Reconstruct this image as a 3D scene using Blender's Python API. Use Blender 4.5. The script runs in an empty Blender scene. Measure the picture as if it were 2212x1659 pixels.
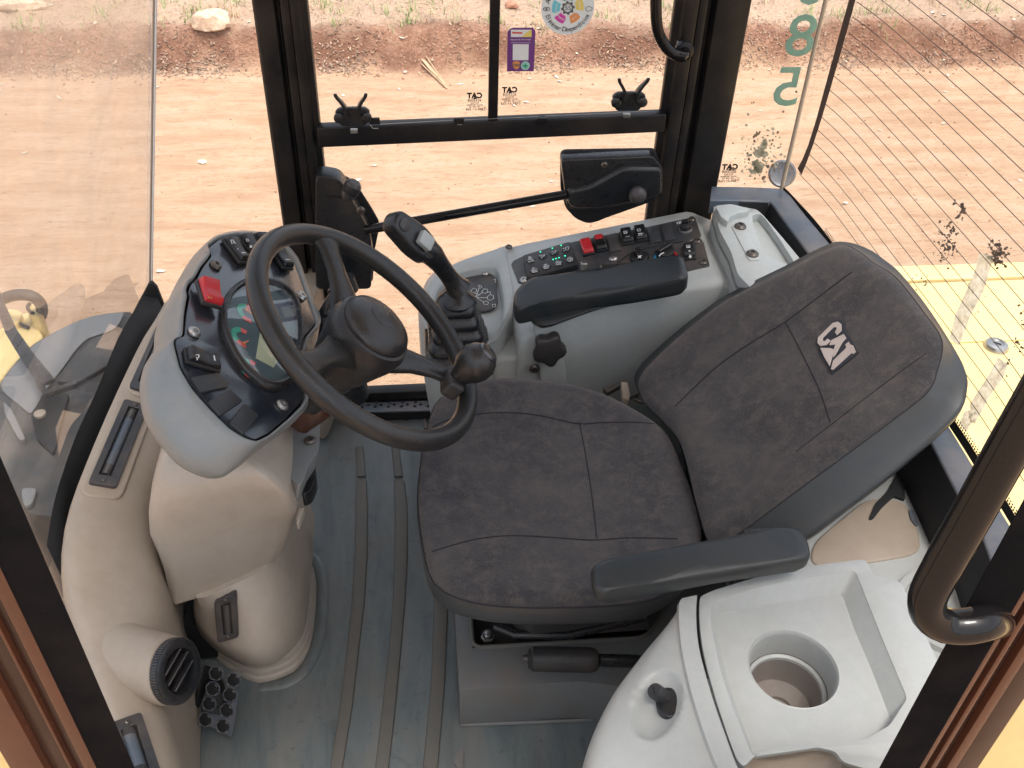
import bpy, bmesh, math, random
import numpy as np
from mathutils import Vector, Matrix, noise as mnoise
from mathutils.bvhtree import BVHTree
from mathutils.geometry import tessellate_polygon
random.seed(7); np.random.seed(7)
SC = bpy.context.scene; COL = SC.collection
R_ = math.radians
# ------------------------------------------------------------------ camera
CAMLOC = Vector((0, 0, 1.6)); PITCH, YAW, ROLL = R_(40.3), R_(7.4), R_(2.3)
F, CX, CY = 2113.0, 1106.0, 829.5
fw = Vector((math.sin(YAW)*math.cos(PITCH), math.cos(YAW)*math.cos(PITCH), -math.sin(PITCH)))
rt0 = Vector((math.cos(YAW), -math.sin(YAW), 0)); up0 = rt0.cross(fw)
rt = rt0*math.cos(ROLL) + up0*math.sin(ROLL); up = -rt0*math.sin(ROLL) + up0*math.cos(ROLL)
cd = bpy.data.cameras.new('camera'); cam = bpy.data.objects.new('camera', cd); COL.objects.link(cam)
M = Matrix((rt, up, -fw)).transposed().to_4x4(); M.translation = CAMLOC; cam.matrix_world = M
cd.sensor_width = 36; cd.lens = F/2212*36; cd.clip_start = 0.05; cd.clip_end = 2000
SC.camera = cam
# ------------------------------------------------------------------ light
SUN_EL, SUN_AZ = R_(74), R_(150)
w = bpy.data.worlds.new('World'); SC.world = w; w.use_nodes = True
nt = w.node_tree; bg = nt.nodes['Background']
sky = nt.nodes.new('ShaderNodeTexSky'); sky.sky_type = 'NISHITA'; sky.sun_disc = False
sky.sun_elevation = SUN_EL; sky.sun_rotation = SUN_AZ; sky.air_density = 1.0; sky.dust_density = 4.0; sky.ozone_density = 1.0
hs0 = nt.nodes.new('ShaderNodeHueSaturation'); hs0.inputs['Saturation'].default_value = .45; nt.links.new(sky.outputs[0], hs0.inputs['Color']); nt.links.new(hs0.outputs[0], bg.inputs[0]); bg.inputs[1].default_value = 0.15
ld = bpy.data.lights.new('sun', 'SUN'); ld.energy = 1.5; ld.angle = R_(14); ld.color = (1, .96, .9)
sun = bpy.data.objects.new('sun', ld); COL.objects.link(sun)
sd = Vector((math.sin(SUN_AZ)*math.cos(SUN_EL), math.cos(SUN_AZ)*math.cos(SUN_EL), math.sin(SUN_EL)))
sun.rotation_euler = sd.to_track_quat('Z', 'Y').to_euler(); sun.location = (0, 0, 8)
SC.view_settings.view_transform = 'Standard'; SC.view_settings.look = 'None'
SC.view_settings.exposure = 1.12; SC.view_settings.gamma = 1; SC.view_settings.use_curve_mapping = False

# ------------------------------------------------------------------ measuring helpers
CR = {'a1': (0,0,.5787),'a2': (1100,0,.6781),'a3': (2500,0,.6058),'a4': (0,900,.6026),'b1': (1200,800,.6027),
      'b2': (2400,900,.6630),'b3': (0,1880,.6329),'b4': (1300,1900,.5906),'b5': (2400,1880,.6510),
      'c1': (1900,780,.3617),'c2': (1850,0,.27125),'c3': (550,850,.5124),'D': (0,0,1/.57604)}
def W(k, x, y, pl):
    a, b, s = CR[k]; u, v = (a+x*s)*.57604, (b+y*s)*.57604
    d = fw + rt*((u-CX)/F) - up*((v-CY)/F)
    if isinstance(pl[0], str):
        i = 'xyz'.index(pl[0]); t = (pl[1]-CAMLOC[i])/d[i]
    else:
        p0, n = pl; t = (Vector(p0)-CAMLOC).dot(n)/d.dot(n)
    return CAMLOC + d*t
def WS(k, pts, pl): return [W(k, x, y, pl) for x, y in pts]
def ray(k, x, y):
    a, b, s = CR[k]; u, v = (a+x*s)*.57604, (b+y*s)*.57604
    return (fw + rt*((u-CX)/F) - up*((v-CY)/F)).normalized()
def hitpt(bvh, k, x, y):
    h = bvh.ray_cast(CAMLOC, ray(k, x, y)); return h[0], h[1]
def cat(pts, n, closed=False):
    """smooth curve through points, resampled to n points"""
    P = [Vector(p) for p in pts]; m = len(P); out = []
    segs = m if closed else m-1
    g = (lambda i: P[i % m]) if closed else (lambda i: P[max(0, min(m-1, i))])
    for i in range(segs):
        p0, p1, p2, p3 = g(i-1), g(i), g(i+1), g(i+2)
        for j in range(16):
            t = j/16
            out.append(0.5*((2*p1)+(p2-p0)*t+(2*p0-5*p1+4*p2-p3)*t*t+(3*p1-p0-3*p2+p3)*t**3))
    if not closed: out.append(P[-1])
    loop = out+[out[0]] if closed else out
    L = [0]
    for a, b in zip(loop, loop[1:]): L.append(L[-1]+(b-a).length)
    res = []; k = 0; N = n if closed else n-1
    for i in range(n):
        s = L[-1]*i/N
        while k < len(L)-2 and L[k+1] < s: k += 1
        f = (s-L[k])/max(1e-9, L[k+1]-L[k]); res.append(loop[k].lerp(loop[k+1], min(1, f)))
    return res
def rnd(pts, r=.2, k=4, closed=True):
    """round the corners of a polygon (r = absolute radius)"""
    P = [Vector(p) for p in pts]; out = []; m = len(P)
    for i in range(m):
        if not closed and i in (0, m-1): out.append(P[i]); continue
        a, b, c = P[i-1], P[i], P[(i+1) % m]
        ra = min(r, (a-b).length*.45); rc = min(r, (c-b).length*.45)
        s = b+(a-b).normalized()*ra; e = b+(c-b).normalized()*rc
        for j in range(k+1):
            t = j/k; out.append(s*(1-t)**2+b*2*t*(1-t)+e*t*t)
    return out

# ------------------------------------------------------------------ object helpers
def wbase(o):
    v = Vector((0, 0, 0))
    while o: v += o.location; o = o.parent
    return v
def link(o, parent): COL.objects.link(o); o.parent = parent; return o
def tag(o, label=None, cat_=None, group=None, kind=None):
    if label: o['label'] = label
    if cat_: o['category'] = cat_
    if group: o['group'] = group
    if kind: o['kind'] = kind
    return o
def thing(name, loc, label, cat_, group=None):
    o = bpy.data.objects.new(name, None); COL.objects.link(o); o.location = loc; o.empty_display_size = .05
    return tag(o, label, cat_, group)
def finish(name, bm, mat, parent, bevel=0, seg=3, sharp=40, sub=0, ang=30):
    bmesh.ops.recalc_face_normals(bm, faces=bm.faces)
    if bevel:
        es = [e for e in bm.edges if len(e.link_faces) == 2 and e.calc_face_angle(0) > R_(ang)]
        if es: bmesh.ops.bevel(bm, geom=es, offset=bevel, segments=seg, profile=.5, affect='EDGES', clamp_overlap=True)
    if parent is None:
        c = sum((v.co for v in bm.verts), Vector())/max(1, len(bm.verts))
    else: c = wbase(parent)
    bmesh.ops.translate(bm, verts=bm.verts, vec=-c)
    me = bpy.data.meshes.new(name); bm.to_mesh(me); bm.free()
    me.polygons.foreach_set('use_smooth', [True]*len(me.polygons))
    if sharp and not sub: me.set_sharp_from_angle(angle=R_(sharp))
    if isinstance(mat, (list, tuple)):
        for m_ in mat: me.materials.append(m_)
    else: me.materials.append(mat)
    o = bpy.data.objects.new(name, me)
    if parent is None: o.location = c; COL.objects.link(o)
    else: link(o, parent)
    if sub:
        s = o.modifiers.new('s', 'SUBSURF'); s.levels = s.render_levels = sub
    return o
def align(A, B):
    cands = []
    for Bq in (B, B[::-1]):
        best = min(range(len(B)), key=lambda s: sum((A[i]-Bq[(i+s) % len(B)]).length for i in range(0, len(A), 3))); Q = Bq[best:]+Bq[:best]
        cands.append((sum((a-b).length for a, b in zip(A, Q)), Q))
    return min(cands, key=lambda q: q[0])[1]
def bm_new(): return bmesh.new()
def add_prism(bm, top, off):
    a = [bm.verts.new(p) for p in top]; b = [bm.verts.new(Vector(p)+Vector(off)) for p in top]
    bm.faces.new(a); bm.faces.new(b[::-1])
    for i in range(len(a)):
        j = (i+1) % len(a); bm.faces.new((a[j], a[i], b[i], b[j]))
def prism(name, top, off, mat, parent=None, **k):
    bm = bm_new(); add_prism(bm, top, off); return finish(name, bm, mat, parent, **k)
def add_loft(bm, rings, cap0=True, cap1=True, closed=True, matidx=None):
    V = [[bm.verts.new(p) for p in r] for r in rings]; n = len(V[0])
    for a in range(len(V)-1):
        for i in range(n if closed else n-1):
            j = (i+1) % n
            f = bm.faces.new((V[a][i], V[a][j], V[a+1][j], V[a+1][i]))
            if matidx: f.material_index = matidx[a]
    if cap0 and closed: bm.faces.new(V[0][::-1])
    if cap1 and closed: bm.faces.new(V[-1])
    return V
def loft(name, rings, mat, parent=None, cap0=True, cap1=True, closed=True, **k):
    bm = bm_new(); add_loft(bm, rings, cap0, cap1, closed); return finish(name, bm, mat, parent, **k)
def add_box(bm, c, sx, sy, sz, M3=None):
    M3 = M3 or Matrix.Identity(3); vs = []
    for dx in (-1, 1):
        for dy in (-1, 1):
            for dz in (-1, 1): vs.append(bm.verts.new(Vector(c)+M3 @ Vector((dx*sx/2, dy*sy/2, dz*sz/2))))
    for f in ((0,1,3,2),(4,6,7,5),(0,4,5,1),(2,3,7,6),(0,2,6,4),(1,5,7,3)): bm.faces.new([vs[i] for i in f])
def box(name, c, sx, sy, sz, mat, parent=None, M3=None, **k):
    bm = bm_new(); add_box(bm, c, sx, sy, sz, M3); return finish(name, bm, mat, parent, **k)
def add_tube(bm, pts, r, n=12, caps=True, closed=False, flat=1.0):
    P = [Vector(p) for p in pts]; m = len(P); rr = r if isinstance(r, (list, tuple)) else [r]*m
    T = []
    for i in range(m):
        a = P[i-1] if (i > 0 or closed) else P[i]; b = P[(i+1) % m] if (i < m-1 or closed) else P[i]
        T.append((b-a).normalized())
    ref = Vector((0, 0, 1)) if abs(T[0].z) < .9 else Vector((1, 0, 0))
    N = (ref-T[0]*ref.dot(T[0])).normalized(); rings = []
    for i in range(m):
        N = (N-T[i]*N.dot(T[i])).normalized(); B = T[i].cross(N)
        rings.append([bm.verts.new(P[i]+(N*math.cos(2*math.pi*j/n)*flat+B*math.sin(2*math.pi*j/n))*rr[i]) for j in range(n)])
    for i in range(m if closed else m-1):
        A, Bq = rings[i], rings[(i+1) % m]
        for j in range(n):
            q = (j+1) % n; bm.faces.new((A[j], A[q], Bq[q], Bq[j]))
    if caps and not closed: bm.faces.new(rings[0][::-1]); bm.faces.new(rings[-1])
def tube(name, pts, r, mat, parent=None, n=12, closed=False, flat=1.0, **k):
    bm = bm_new(); add_tube(bm, pts, r, n, True, closed, flat); return finish(name, bm, mat, parent, **k)
def frame(o, e1, n):
    n = Vector(n).normalized(); e1 = Vector(e1); e1 = (e1-n*e1.dot(n)).normalized(); e2 = n.cross(e1)
    m = Matrix((e1, e2, n)).transposed().to_4x4(); m.translation = Vector(o); return m
def add_lathe(bm, Mx, prof, n=32, a0=0, a1=2*math.pi):
    """prof: (r, h) along the frame's z"""
    rings = []
    for r, h in prof:
        rings.append([bm.verts.new(Mx @ Vector((max(r, 1e-5)*math.cos(2*math.pi*j/n), max(r, 1e-5)*math.sin(2*math.pi*j/n), h))) for j in range(n)])
    for A, B in zip(rings, rings[1:]):
        for j in range(n):
            q = (j+1) % n; bm.faces.new((A[j], A[q], B[q], B[j]))
    bm.faces.new(rings[0][::-1]); bm.faces.new(rings[-1])
def lathe(name, Mx, prof, mat, parent=None, n=32, **k):
    bm = bm_new(); add_lathe(bm, Mx, prof, n); return finish(name, bm, mat, parent, **k)
def holed(bm, outer, holes, off=None):
    """flat plate with holes; with side walls if off is given"""
    loops = [outer]+holes; tris = tessellate_polygon([[Vector(p) for p in l] for l in loops])
    flat = [p for l in loops for p in l]; V = [bm.verts.new(p) for p in flat]
    for t in tris:
        try: bm.faces.new([V[i] for i in t])
        except ValueError: pass
    if off is not None:
        U = [bm.verts.new(Vector(p)+Vector(off)) for p in flat]; s = 0
        for l in loops:
            for i in range(len(l)):
                j = (i+1) % len(l); bm.faces.new((V[s+i], V[s+j], U[s+j], U[s+i]))
            s += len(l)
        for t in tris:
            try: bm.faces.new([U[i] for i in t][::-1])
            except ValueError: pass
def inst(name, me, parent, Mw):
    o = bpy.data.objects.new(name, me); link(o, parent); o.matrix_local = Matrix.Translation(-wbase(parent)) @ Mw; return o
def text(name, s, size, Mw, mat, parent, ext=.0004, mirror=False, bold=0, width=1):
    cu = bpy.data.curves.new('t', 'FONT'); cu.body = s; cu.size = size; cu.extrude = ext; cu.offset = bold
    cu.align_x = 'CENTER'; cu.align_y = 'CENTER'; cu.resolution_u = 3
    to = bpy.data.objects.new('t', cu); me = bpy.data.meshes.new_from_object(to)
    bpy.data.objects.remove(to); me.name = name
    me.transform(Matrix.Diagonal((-width if mirror else width, 1, 1, 1)))
    if mirror: me.flip_normals()
    me.materials.clear(); me.materials.append(mat)
    return inst(name, me, parent, Mw)

# ------------------------------------------------------------------ materials
def M_(name): 
    m = bpy.data.materials.new(name); m.use_nodes = True; return m, m.node_tree, m.node_tree.nodes['Principled BSDF']
def nz(t, scale, detail=4, rough=.6, vec=None, dist=0):
    n = t.nodes.new('ShaderNodeTexNoise'); n.inputs['Scale'].default_value = scale; n.inputs['Detail'].default_value = detail
    n.inputs['Roughness'].default_value = rough; n.inputs['Distortion'].default_value = dist
    if vec: t.links.new(vec, n.inputs['Vector'])
    return n
def ramp(t, src, stops):
    r = t.nodes.new('ShaderNodeValToRGB'); e = r.color_ramp.elements
    while len(e) < len(stops): e.new(.5)
    for i, (p, c) in enumerate(stops):
        e[i].position = p; e[i].color = (*c, 1) if isinstance(c, tuple) else (c, c, c, 1)
    t.links.new(src, r.inputs[0]); return r
def mix(t, fac, a, b, mode='MIX'):
    n = t.nodes.new('ShaderNodeMix'); n.data_type = 'RGBA'; n.blend_type = mode
    for s, v in ((n.inputs[0], fac), (n.inputs[6], a), (n.inputs[7], b)):
        if hasattr(v, 'is_output'): t.links.new(v, s)
        elif isinstance(v, (int, float)): s.default_value = v
        else: s.default_value = (*v, 1)
    return n.outputs[2]
def gpos(t):
    return t.nodes.new('ShaderNodeNewGeometry').outputs['Position']
def bump(t, b, src, strength=.2, dist=.001):
    n = t.nodes.new('ShaderNodeBump'); n.inputs['Strength'].default_value = strength; n.inputs['Distance'].default_value = dist
    t.links.new(src, n.inputs['Height']); t.links.new(n.outputs[0], b.inputs['Normal']); return n
def plastic(name, col, rough=.5, dirt=None, dirt_amt=.3, grain=.25, gscale=900, spec=.5, coat=0):
    m, t, b = M_(name); p = gpos(t)
    big = nz(t, 9, 5, .65, p); fine = nz(t, 60, 4, .7, p); gr = nz(t, gscale, 2, .5, p)
    c = mix(t, .5, tuple(x*.86 for x in col), col)
    r0 = ramp(t, fine.outputs[0], [(.3, tuple(x*.95 for x in col)), (.7, tuple(min(1, x*1.04) for x in col))])
    out = r0.outputs[0]
    if dirt:
        rr = ramp(t, big.outputs[0], [(.42, 0.0), (.72, dirt_amt)])
        out = mix(t, rr.outputs[0], out, dirt)
        sp = ramp(t, nz(t, 260, 3, .6, p).outputs[0], [(.66, 0.0), (.72, dirt_amt*.8)])
        out = mix(t, sp.outputs[0], out, dirt)
    t.links.new(out, b.inputs['Base Color'])
    rg = ramp(t, fine.outputs[0], [(.3, max(.05, rough-.03)), (.7, min(1, rough+.05))])
    t.links.new(rg.outputs[0], b.inputs['Roughness'])
    b.inputs['Specular IOR Level'].default_value = spec; b.inputs['Coat Weight'].default_value = coat; b.inputs['Coat Roughness'].default_value = .15
    if grain: bump(t, b, gr.outputs[0], grain, .0006)
    return m
DUST = (.42, .30, .21)
MT = {}
MT['grey'] = plastic('grey console plastic', (.43, .455, .445), .42, DUST, .14)
MT['white'] = plastic('pale storage box plastic', (.385, .395, .38), .36, DUST, .05, .12)
MT['midgrey'] = plastic('dashboard shell plastic', (.215, .235, .24), .33, DUST, .22, .3, 1100)
MT['taupe'] = plastic('taupe trim plastic', (.345, .285, .225), .45, (.24, .18, .13), .35, .3, 800)
MT['beige'] = plastic('beige column cover plastic', (.44, .38, .315), .42, (.31, .235, .175), .4, .5, 500)
MT['black'] = plastic('black satin plastic', (.013, .0145, .017), .28, DUST, .05, .25)
MT['blackm'] = plastic('black matt rubber', (.020, .021, .023), .5, DUST, .10, .5, 500)
MT['rubber'] = plastic('textured wheel rubber', (.016, .0165, .0175), .30, DUST, .035, .9, 420)
MT['armpad'] = plastic('armrest vinyl', (.017, .022, .025), .36, DUST, .04, .3)
MT['gloss'] = plastic('glossy black paint', (.008, .0075, .008), .10, DUST, .02, 0, spec=.3)
MT['post'] = plastic('near post paint', (.008, .0075, .008), .5, DUST, .02, 0, spec=.0); MT['post'].node_tree.nodes['Principled BSDF'].inputs['IOR'].default_value = 1.12
MT['reflpost'] = plastic('red ground reflection on post', (.085, .030, .016), .22, (.02,.012,.01), .5, 0, spec=.5)  # red-brown base paints the ground's reflection onto the black post
MT['frame'] = plastic('black frame paint', (.012, .0115, .012), .36, DUST, .06, .1, spec=.25)
MT['slate'] = plastic('slate painted steel', (.075, .092, .115), .38, DUST, .25, .1)
MT['plate'] = plastic('gloss dash plate', (.012, .017, .026), .20, DUST, .06, .35, 700, coat=.9)
MT['swplate'] = plastic('switch plate', (.038, .041, .046), .45, DUST, .25, .2)
MT['red'] = plastic('red switch plastic', (.55, .028, .035), .35, None)
MT['screw'] = plastic('steel screw', (.45, .44, .42), .3, None, grain=0); MT['screw'].node_tree.nodes['Principled BSDF'].inputs['Metallic'].default_value = .9
MT['bronze'] = plastic('dark screw', (.10, .095, .09), .35, DUST, .3, 0); MT['bronze'].node_tree.nodes['Principled BSDF'].inputs['Metallic'].default_value = .7
MT['leather'] = plastic('seat leather cloth', (.030, .035, .038), .42, (.22, .16, .12), .08, .3, 600)
MT['print'] = plastic('white print', (.75, .76, .75), .5, None, grain=0)
MT['yellow'] = plastic('yellow machine paint', (.72, .55, .24), .4, DUST, .15, 0)
MT['hood'] = plastic('pale yellow hood paint', (.86, .63, .26), .42, (.8, .65, .42), .3, 0)
MT['vent'] = plastic('vent plastic', (.036, .037, .041), .40, DUST, .15, .2)
MT['dark'] = plastic('deep black', (.008, .008, .009), .7, None, grain=0)
MT['silver'] = plastic('worn logo silver', (.50, .42, .38), .5, (.2, .15, .13), .4, .4)
MT['patch'] = plastic('logo backing', (.02, .022, .03), .8, None)

MT['smoke'] = plastic('smoked reflector', (.07, .03, .02), .2, None, grain=0)
MT['extgrey'] = plastic('front cowl plastic', (.035, .038, .040), .5, DUST, .2, .2)
MT['extsheen'] = plastic('front cowl painted sky sheen', (.17, .175, .18), .5, DUST, .2, .1)  # paler cowl tone with the sky's light put into the colour
def emis(name, col, s):
    m, t, b = M_(name); b.inputs['Base Color'].default_value = (*col, 1); b.inputs['Emission Color'].default_value = (*col, 1)
    b.inputs['Emission Strength'].default_value = s; return m
MT['led'] = emis('green led', (.02, .8, .35), 1.3)
def flatm(name, col, rough=.5): m, t, b = M_(name); b.inputs['Base Color'].default_value = (*col, 1); b.inputs['Roughness'].default_value = rough; return m
for k_, c_ in dict(cyan=(.16,.55,.66), magenta=(.62,.05,.38), orange=(.75,.30,.10), gold=(.78,.62,.16), gear=(.10,.10,.10), sticker=(.72,.77,.78),
                   purple=(.17,.045,.22), green=(.03,.36,.22), gred=(.7,.08,.07), gor=(.8,.25,.06), lcd=(.52,.55,.35), teal=(.35,.62,.52), blue=(.03,.25,.42), bustrip=(.07,.045,.04)).items():
    MT[k_] = flatm(k_, c_, .45)
# fabric
def fabric():
    m, t, b = M_('charcoal seat fabric'); p = gpos(t)
    big = nz(t, 7, 6, .7, p, .4); mid = nz(t, 45, 5, .75, p); fi = nz(t, 900, 2, .6, p); spk = nz(t, 380, 3, .7, p)
    c = ramp(t, big.outputs[0], [(.33, (.034, .034, .039)), (.52, (.056, .055, .057)), (.72, (.090, .083, .077))]).outputs[0]
    d = ramp(t, mid.outputs[0], [(.47, 0.0), (.66, .75)]).outputs[0]
    c = mix(t, d, c, (.105, .092, .082))
    s = ramp(t, spk.outputs[0], [(.52, 0.0), (.68, .5)]).outputs[0]
    c = mix(t, s, c, (.12, .10, .095))
    s2 = ramp(t, fi.outputs[0], [(.40, .35), (.6, 0.0)]).outputs[0]
    c = mix(t, s2, c, (.02, .019, .022))
    t.links.new(c, b.inputs['Base Color']); b.inputs['Roughness'].default_value = .92; b.inputs['Specular IOR Level'].default_value = .2
    b.inputs['Sheen Weight'].default_value = .35; b.inputs['Sheen Roughness'].default_value = .5; b.inputs['Sheen Tint'].default_value = (.7, .6, .55, 1)
    bump(t, b, fi.outputs[0], .6, .001); return m
MT['fabric'] = fabric()
def floormat():
    m, t, b = M_('blue grey floor rubber'); p = gpos(t)
    mp = t.nodes.new('ShaderNodeMapping'); mp.inputs['Scale'].default_value = (6, 1.2, 3); t.links.new(p, mp.inputs[0])
    st = nz(t, 3, 6, .7, mp.outputs[0], .5); big = nz(t, 5, 6, .7, p, .8); sp = nz(t, 55, 4, .6, p)
    c = ramp(t, st.outputs[0], [(.3, (.080, .098, .102)), (.5, (.125, .145, .146)), (.72, (.175, .172, .158))]).outputs[0]
    d = ramp(t, big.outputs[0], [(.46, 0.0), (.7, .55)]).outputs[0]; c = mix(t, d, c, (.135, .118, .098))
    s = ramp(t, sp.outputs[0], [(.64, 0.0), (.70, .45)]).outputs[0]; c = mix(t, s, c, (.045, .055, .06))
    s3 = ramp(t, nz(t, 21, 4, .65, p, .5).outputs[0], [(.60, 0.0), (.66, .3)]).outputs[0]; c = mix(t, s3, c, (.05, .06, .062))
    t.links.new(c, b.inputs['Base Color']); r = ramp(t, big.outputs[0], [(.3, .38), (.7, .62)]); t.links.new(r.outputs[0], b.inputs['Roughness'])
    bump(t, b, sp.outputs[0], .15, .001); return m
MT['floor'] = floormat()
MT['rib'] = plastic('worn brown rib rubber', (.118, .113, .100), .6, (.15, .12, .09), .4, .4, 300)
MT['pedmat'] = plastic('pedestal mat rubber', (.15, .155, .152), .55, (.16, .12, .09), .5, .25, 300)
def glass(name, haze=.03, hcol=(.8, .8, .78), refl=.08, streak=False, tint=(1, 1, 1)):
    m = bpy.data.materials.new(name); m.use_nodes = True; t = m.node_tree; t.nodes.clear()
    out = t.nodes.new('ShaderNodeOutputMaterial'); tr = t.nodes.new('ShaderNodeBsdfTransparent'); tr.inputs[0].default_value = (*tint, 1)
    gl = t.nodes.new('ShaderNodeBsdfGlossy'); gl.inputs['Roughness'].default_value = .02
    df = t.nodes.new('ShaderNodeBsdfDiffuse'); df.inputs[0].default_value = (*hcol, 1)
    lw = t.nodes.new('ShaderNodeFresnel'); lw.inputs[0].default_value = 1.25
    m1 = t.nodes.new('ShaderNodeMixShader'); m2 = t.nodes.new('ShaderNodeMixShader')
    mt = t.nodes.new('ShaderNodeMath'); mt.operation = 'MULTIPLY'; mt.inputs[1].default_value = refl/.08; t.links.new(lw.outputs[0], mt.inputs[0])
    t.links.new(mt.outputs[0], m1.inputs[0]); t.links.new(tr.outputs[0], m1.inputs[1]); t.links.new(gl.outputs[0], m1.inputs[2])
    p = gpos(t); n = nz(t, 4, 5, .6, p, .6); r = ramp(t, n.outputs[0], [(.3, haze*.55), (.75, haze*1.7)])
    t.links.new(r.outputs[0], m2.inputs[0]); t.links.new(m1.outputs[0], m2.inputs[1]); t.links.new(df.outputs[0], m2.inputs[2])
    t.links.new(m2.outputs[0], out.inputs[0]); return m
MT['glass'] = glass('clear door glass', .012, refl=.03)
MT['wglass'] = glass('hazed dusty windscreen glass', .17, (.85, .84, .82), refl=.03)  # diffuse veil paints in the reflection haze, besides a dust film
MT['rglass'] = glass('rear window glass', .012, refl=.008)
MT['lens'] = glass('instrument lens', .05, (.30, .50, .55), refl=.012)
def transl(name, c0, c1, sc=60):
    m = bpy.data.materials.new(name); m.use_nodes = True; t = m.node_tree; t.nodes.clear(); p = gpos(t)
    out = t.nodes.new('ShaderNodeOutputMaterial'); d = t.nodes.new('ShaderNodeBsdfDiffuse'); tl = t.nodes.new('ShaderNodeBsdfTranslucent'); mx = t.nodes.new('ShaderNodeMixShader'); mx.inputs[0].default_value = .72
    c = ramp(t, nz(t, sc, 5, .7, p).outputs[0], [(.35, c0), (.62, c1)])
    for n in (d, tl): t.links.new(c.outputs[0], n.inputs[0])
    t.links.new(d.outputs[0], mx.inputs[1]); t.links.new(tl.outputs[0], mx.inputs[2]); t.links.new(mx.outputs[0], out.inputs[0]); return m
def ground():
    m, t, b = M_('red sandy earth'); p = gpos(t)
    sx = t.nodes.new('ShaderNodeSeparateXYZ'); t.links.new(p, sx.inputs[0])
    mp = t.nodes.new('ShaderNodeMapping'); mp.inputs['Scale'].default_value = (1.0, 4.5, 1); t.links.new(p, mp.inputs[0])
    st = nz(t, 1.7, 8, .68, mp.outputs[0], .08)
    mp2 = t.nodes.new('ShaderNodeMapping'); mp2.inputs['Scale'].default_value = (3.5, 26, 1); t.links.new(p, mp2.inputs[0])
    st2 = nz(t, 2.6, 8, .72, mp2.outputs[0], .6)
    big = nz(t, 1.1, 5, .6, p); fine = nz(t, 40, 8, .78, p); spk = nz(t, 120, 4, .75, p); md = nz(t, 9, 8, .72, p)
    road = ramp(t, st.outputs[0], [(.34, (.52, .325, .20)), (.5, (.60, .405, .265)), (.68, (.66, .465, .325))]).outputs[0]
    mdr = ramp(t, md.outputs[0], [(.36, .4), (.48, 0.0)]).outputs[0]; road = mix(t, mdr, road, (.50, .30, .18))
    fg = ramp(t, fine.outputs[0], [(.32, .4), (.43, 0.0), (.58, 0.0), (.70, .35)]); road = mix(t, fg.outputs[0], road, mix(t, ramp(t, fine.outputs[0], [(.49, 0.0), (.51, 1.0)]).outputs[0], (.44, .26, .16), (.68, .50, .36)))
    ln = ramp(t, st2.outputs[0], [(.385, .8), (.435, 0.0)]).outputs[0]; road = mix(t, ln, road, (.44, .25, .145))
    bk = ramp(t, fine.outputs[0], [(.3, (.22, .105, .065)), (.5, (.37, .20, .13)), (.7, (.52, .34, .24))]).outputs[0]
    dk = ramp(t, nz(t, 3.0, 5, .65, p).outputs[0], [(.42, 0.0), (.58, .75)]).outputs[0]; bk = mix(t, dk, bk, (.20, .10, .065))
    pl = ramp(t, fine.outputs[0], [(.3, (.40, .25, .16)), (.5, (.54, .38, .27)), (.7, (.61, .47, .36))]).outputs[0]
    wob = t.nodes.new('ShaderNodeMath'); wob.operation = 'MULTIPLY_ADD'; t.links.new(nz(t, 1.6, 5, .65, p).outputs[0], wob.inputs[0]); wob.inputs[1].default_value = .5
    t.links.new(sx.outputs[1], wob.inputs[2])
    f1 = ramp_map(t, wob.outputs[0], 7.28, 7.42); f2 = ramp_map(t, wob.outputs[0], 7.50, 7.66)
    c = mix(t, f1, road, bk); c = mix(t, f2, c, pl)
    s = ramp(t, spk.outputs[0], [(.60, 0.0), (.72, .35)]).outputs[0]; c = mix(t, s, c, (.45, .27, .17))
    t.links.new(c, b.inputs['Base Color']); b.inputs['Roughness'].default_value = .95; b.inputs['Specular IOR Level'].default_value = .1
    ad = t.nodes.new('ShaderNodeMath'); ad.operation = 'ADD'; t.links.new(st2.outputs[0], ad.inputs[0]); t.links.new(fine.outputs[0], ad.inputs[1])
    bump(t, b, ad.outputs[0], .8, .03); return m
def ramp_map(t, src, a, b_):
    n = t.nodes.new('ShaderNodeMapRange'); n.inputs[1].default_value = a; n.inputs[2].default_value = b_; t.links.new(src, n.inputs[0]); return n.outputs[0]
MT['ground'] = ground(); MT['decal'] = transl('green grey decal', (.36, .52, .45), (.42, .58, .50), 20)
def rockmat(name, c0, c1):
    m, t, b = M_(name); p = gpos(t); n = nz(t, 18, 6, .75, p)
    c = ramp(t, n.outputs[0], [(.35, c0), (.65, c1)]); t.links.new(c.outputs[0], b.inputs['Base Color']); b.inputs['Roughness'].default_value = .9
    bump(t, b, n.outputs[0], .6, .01); return m
MT['rock'] = rockmat('pale sandy rock', (.48, .32, .21), (.72, .56, .42))
MT['redrock'] = rockmat('red clay rock', (.33, .15, .09), (.55, .30, .20))
MT['litter'] = rockmat('dry litter', (.16, .10, .07), (.50, .37, .27))
MT['clod'] = rockmat('earth clod', (.25, .13, .08), (.44, .27, .18))
MT['pale'] = rockmat('pale scraps', (.50, .44, .34), (.70, .64, .54))
MT['grass'] = rockmat('green grass', (.16, .24, .07), (.34, .42, .17))
MT['straw'] = rockmat('dry straw', (.42, .29, .17), (.64, .47, .31))
MT['pebble'] = rockmat('grey pebbles', (.40, .27, .19), (.58, .43, .32))

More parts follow.
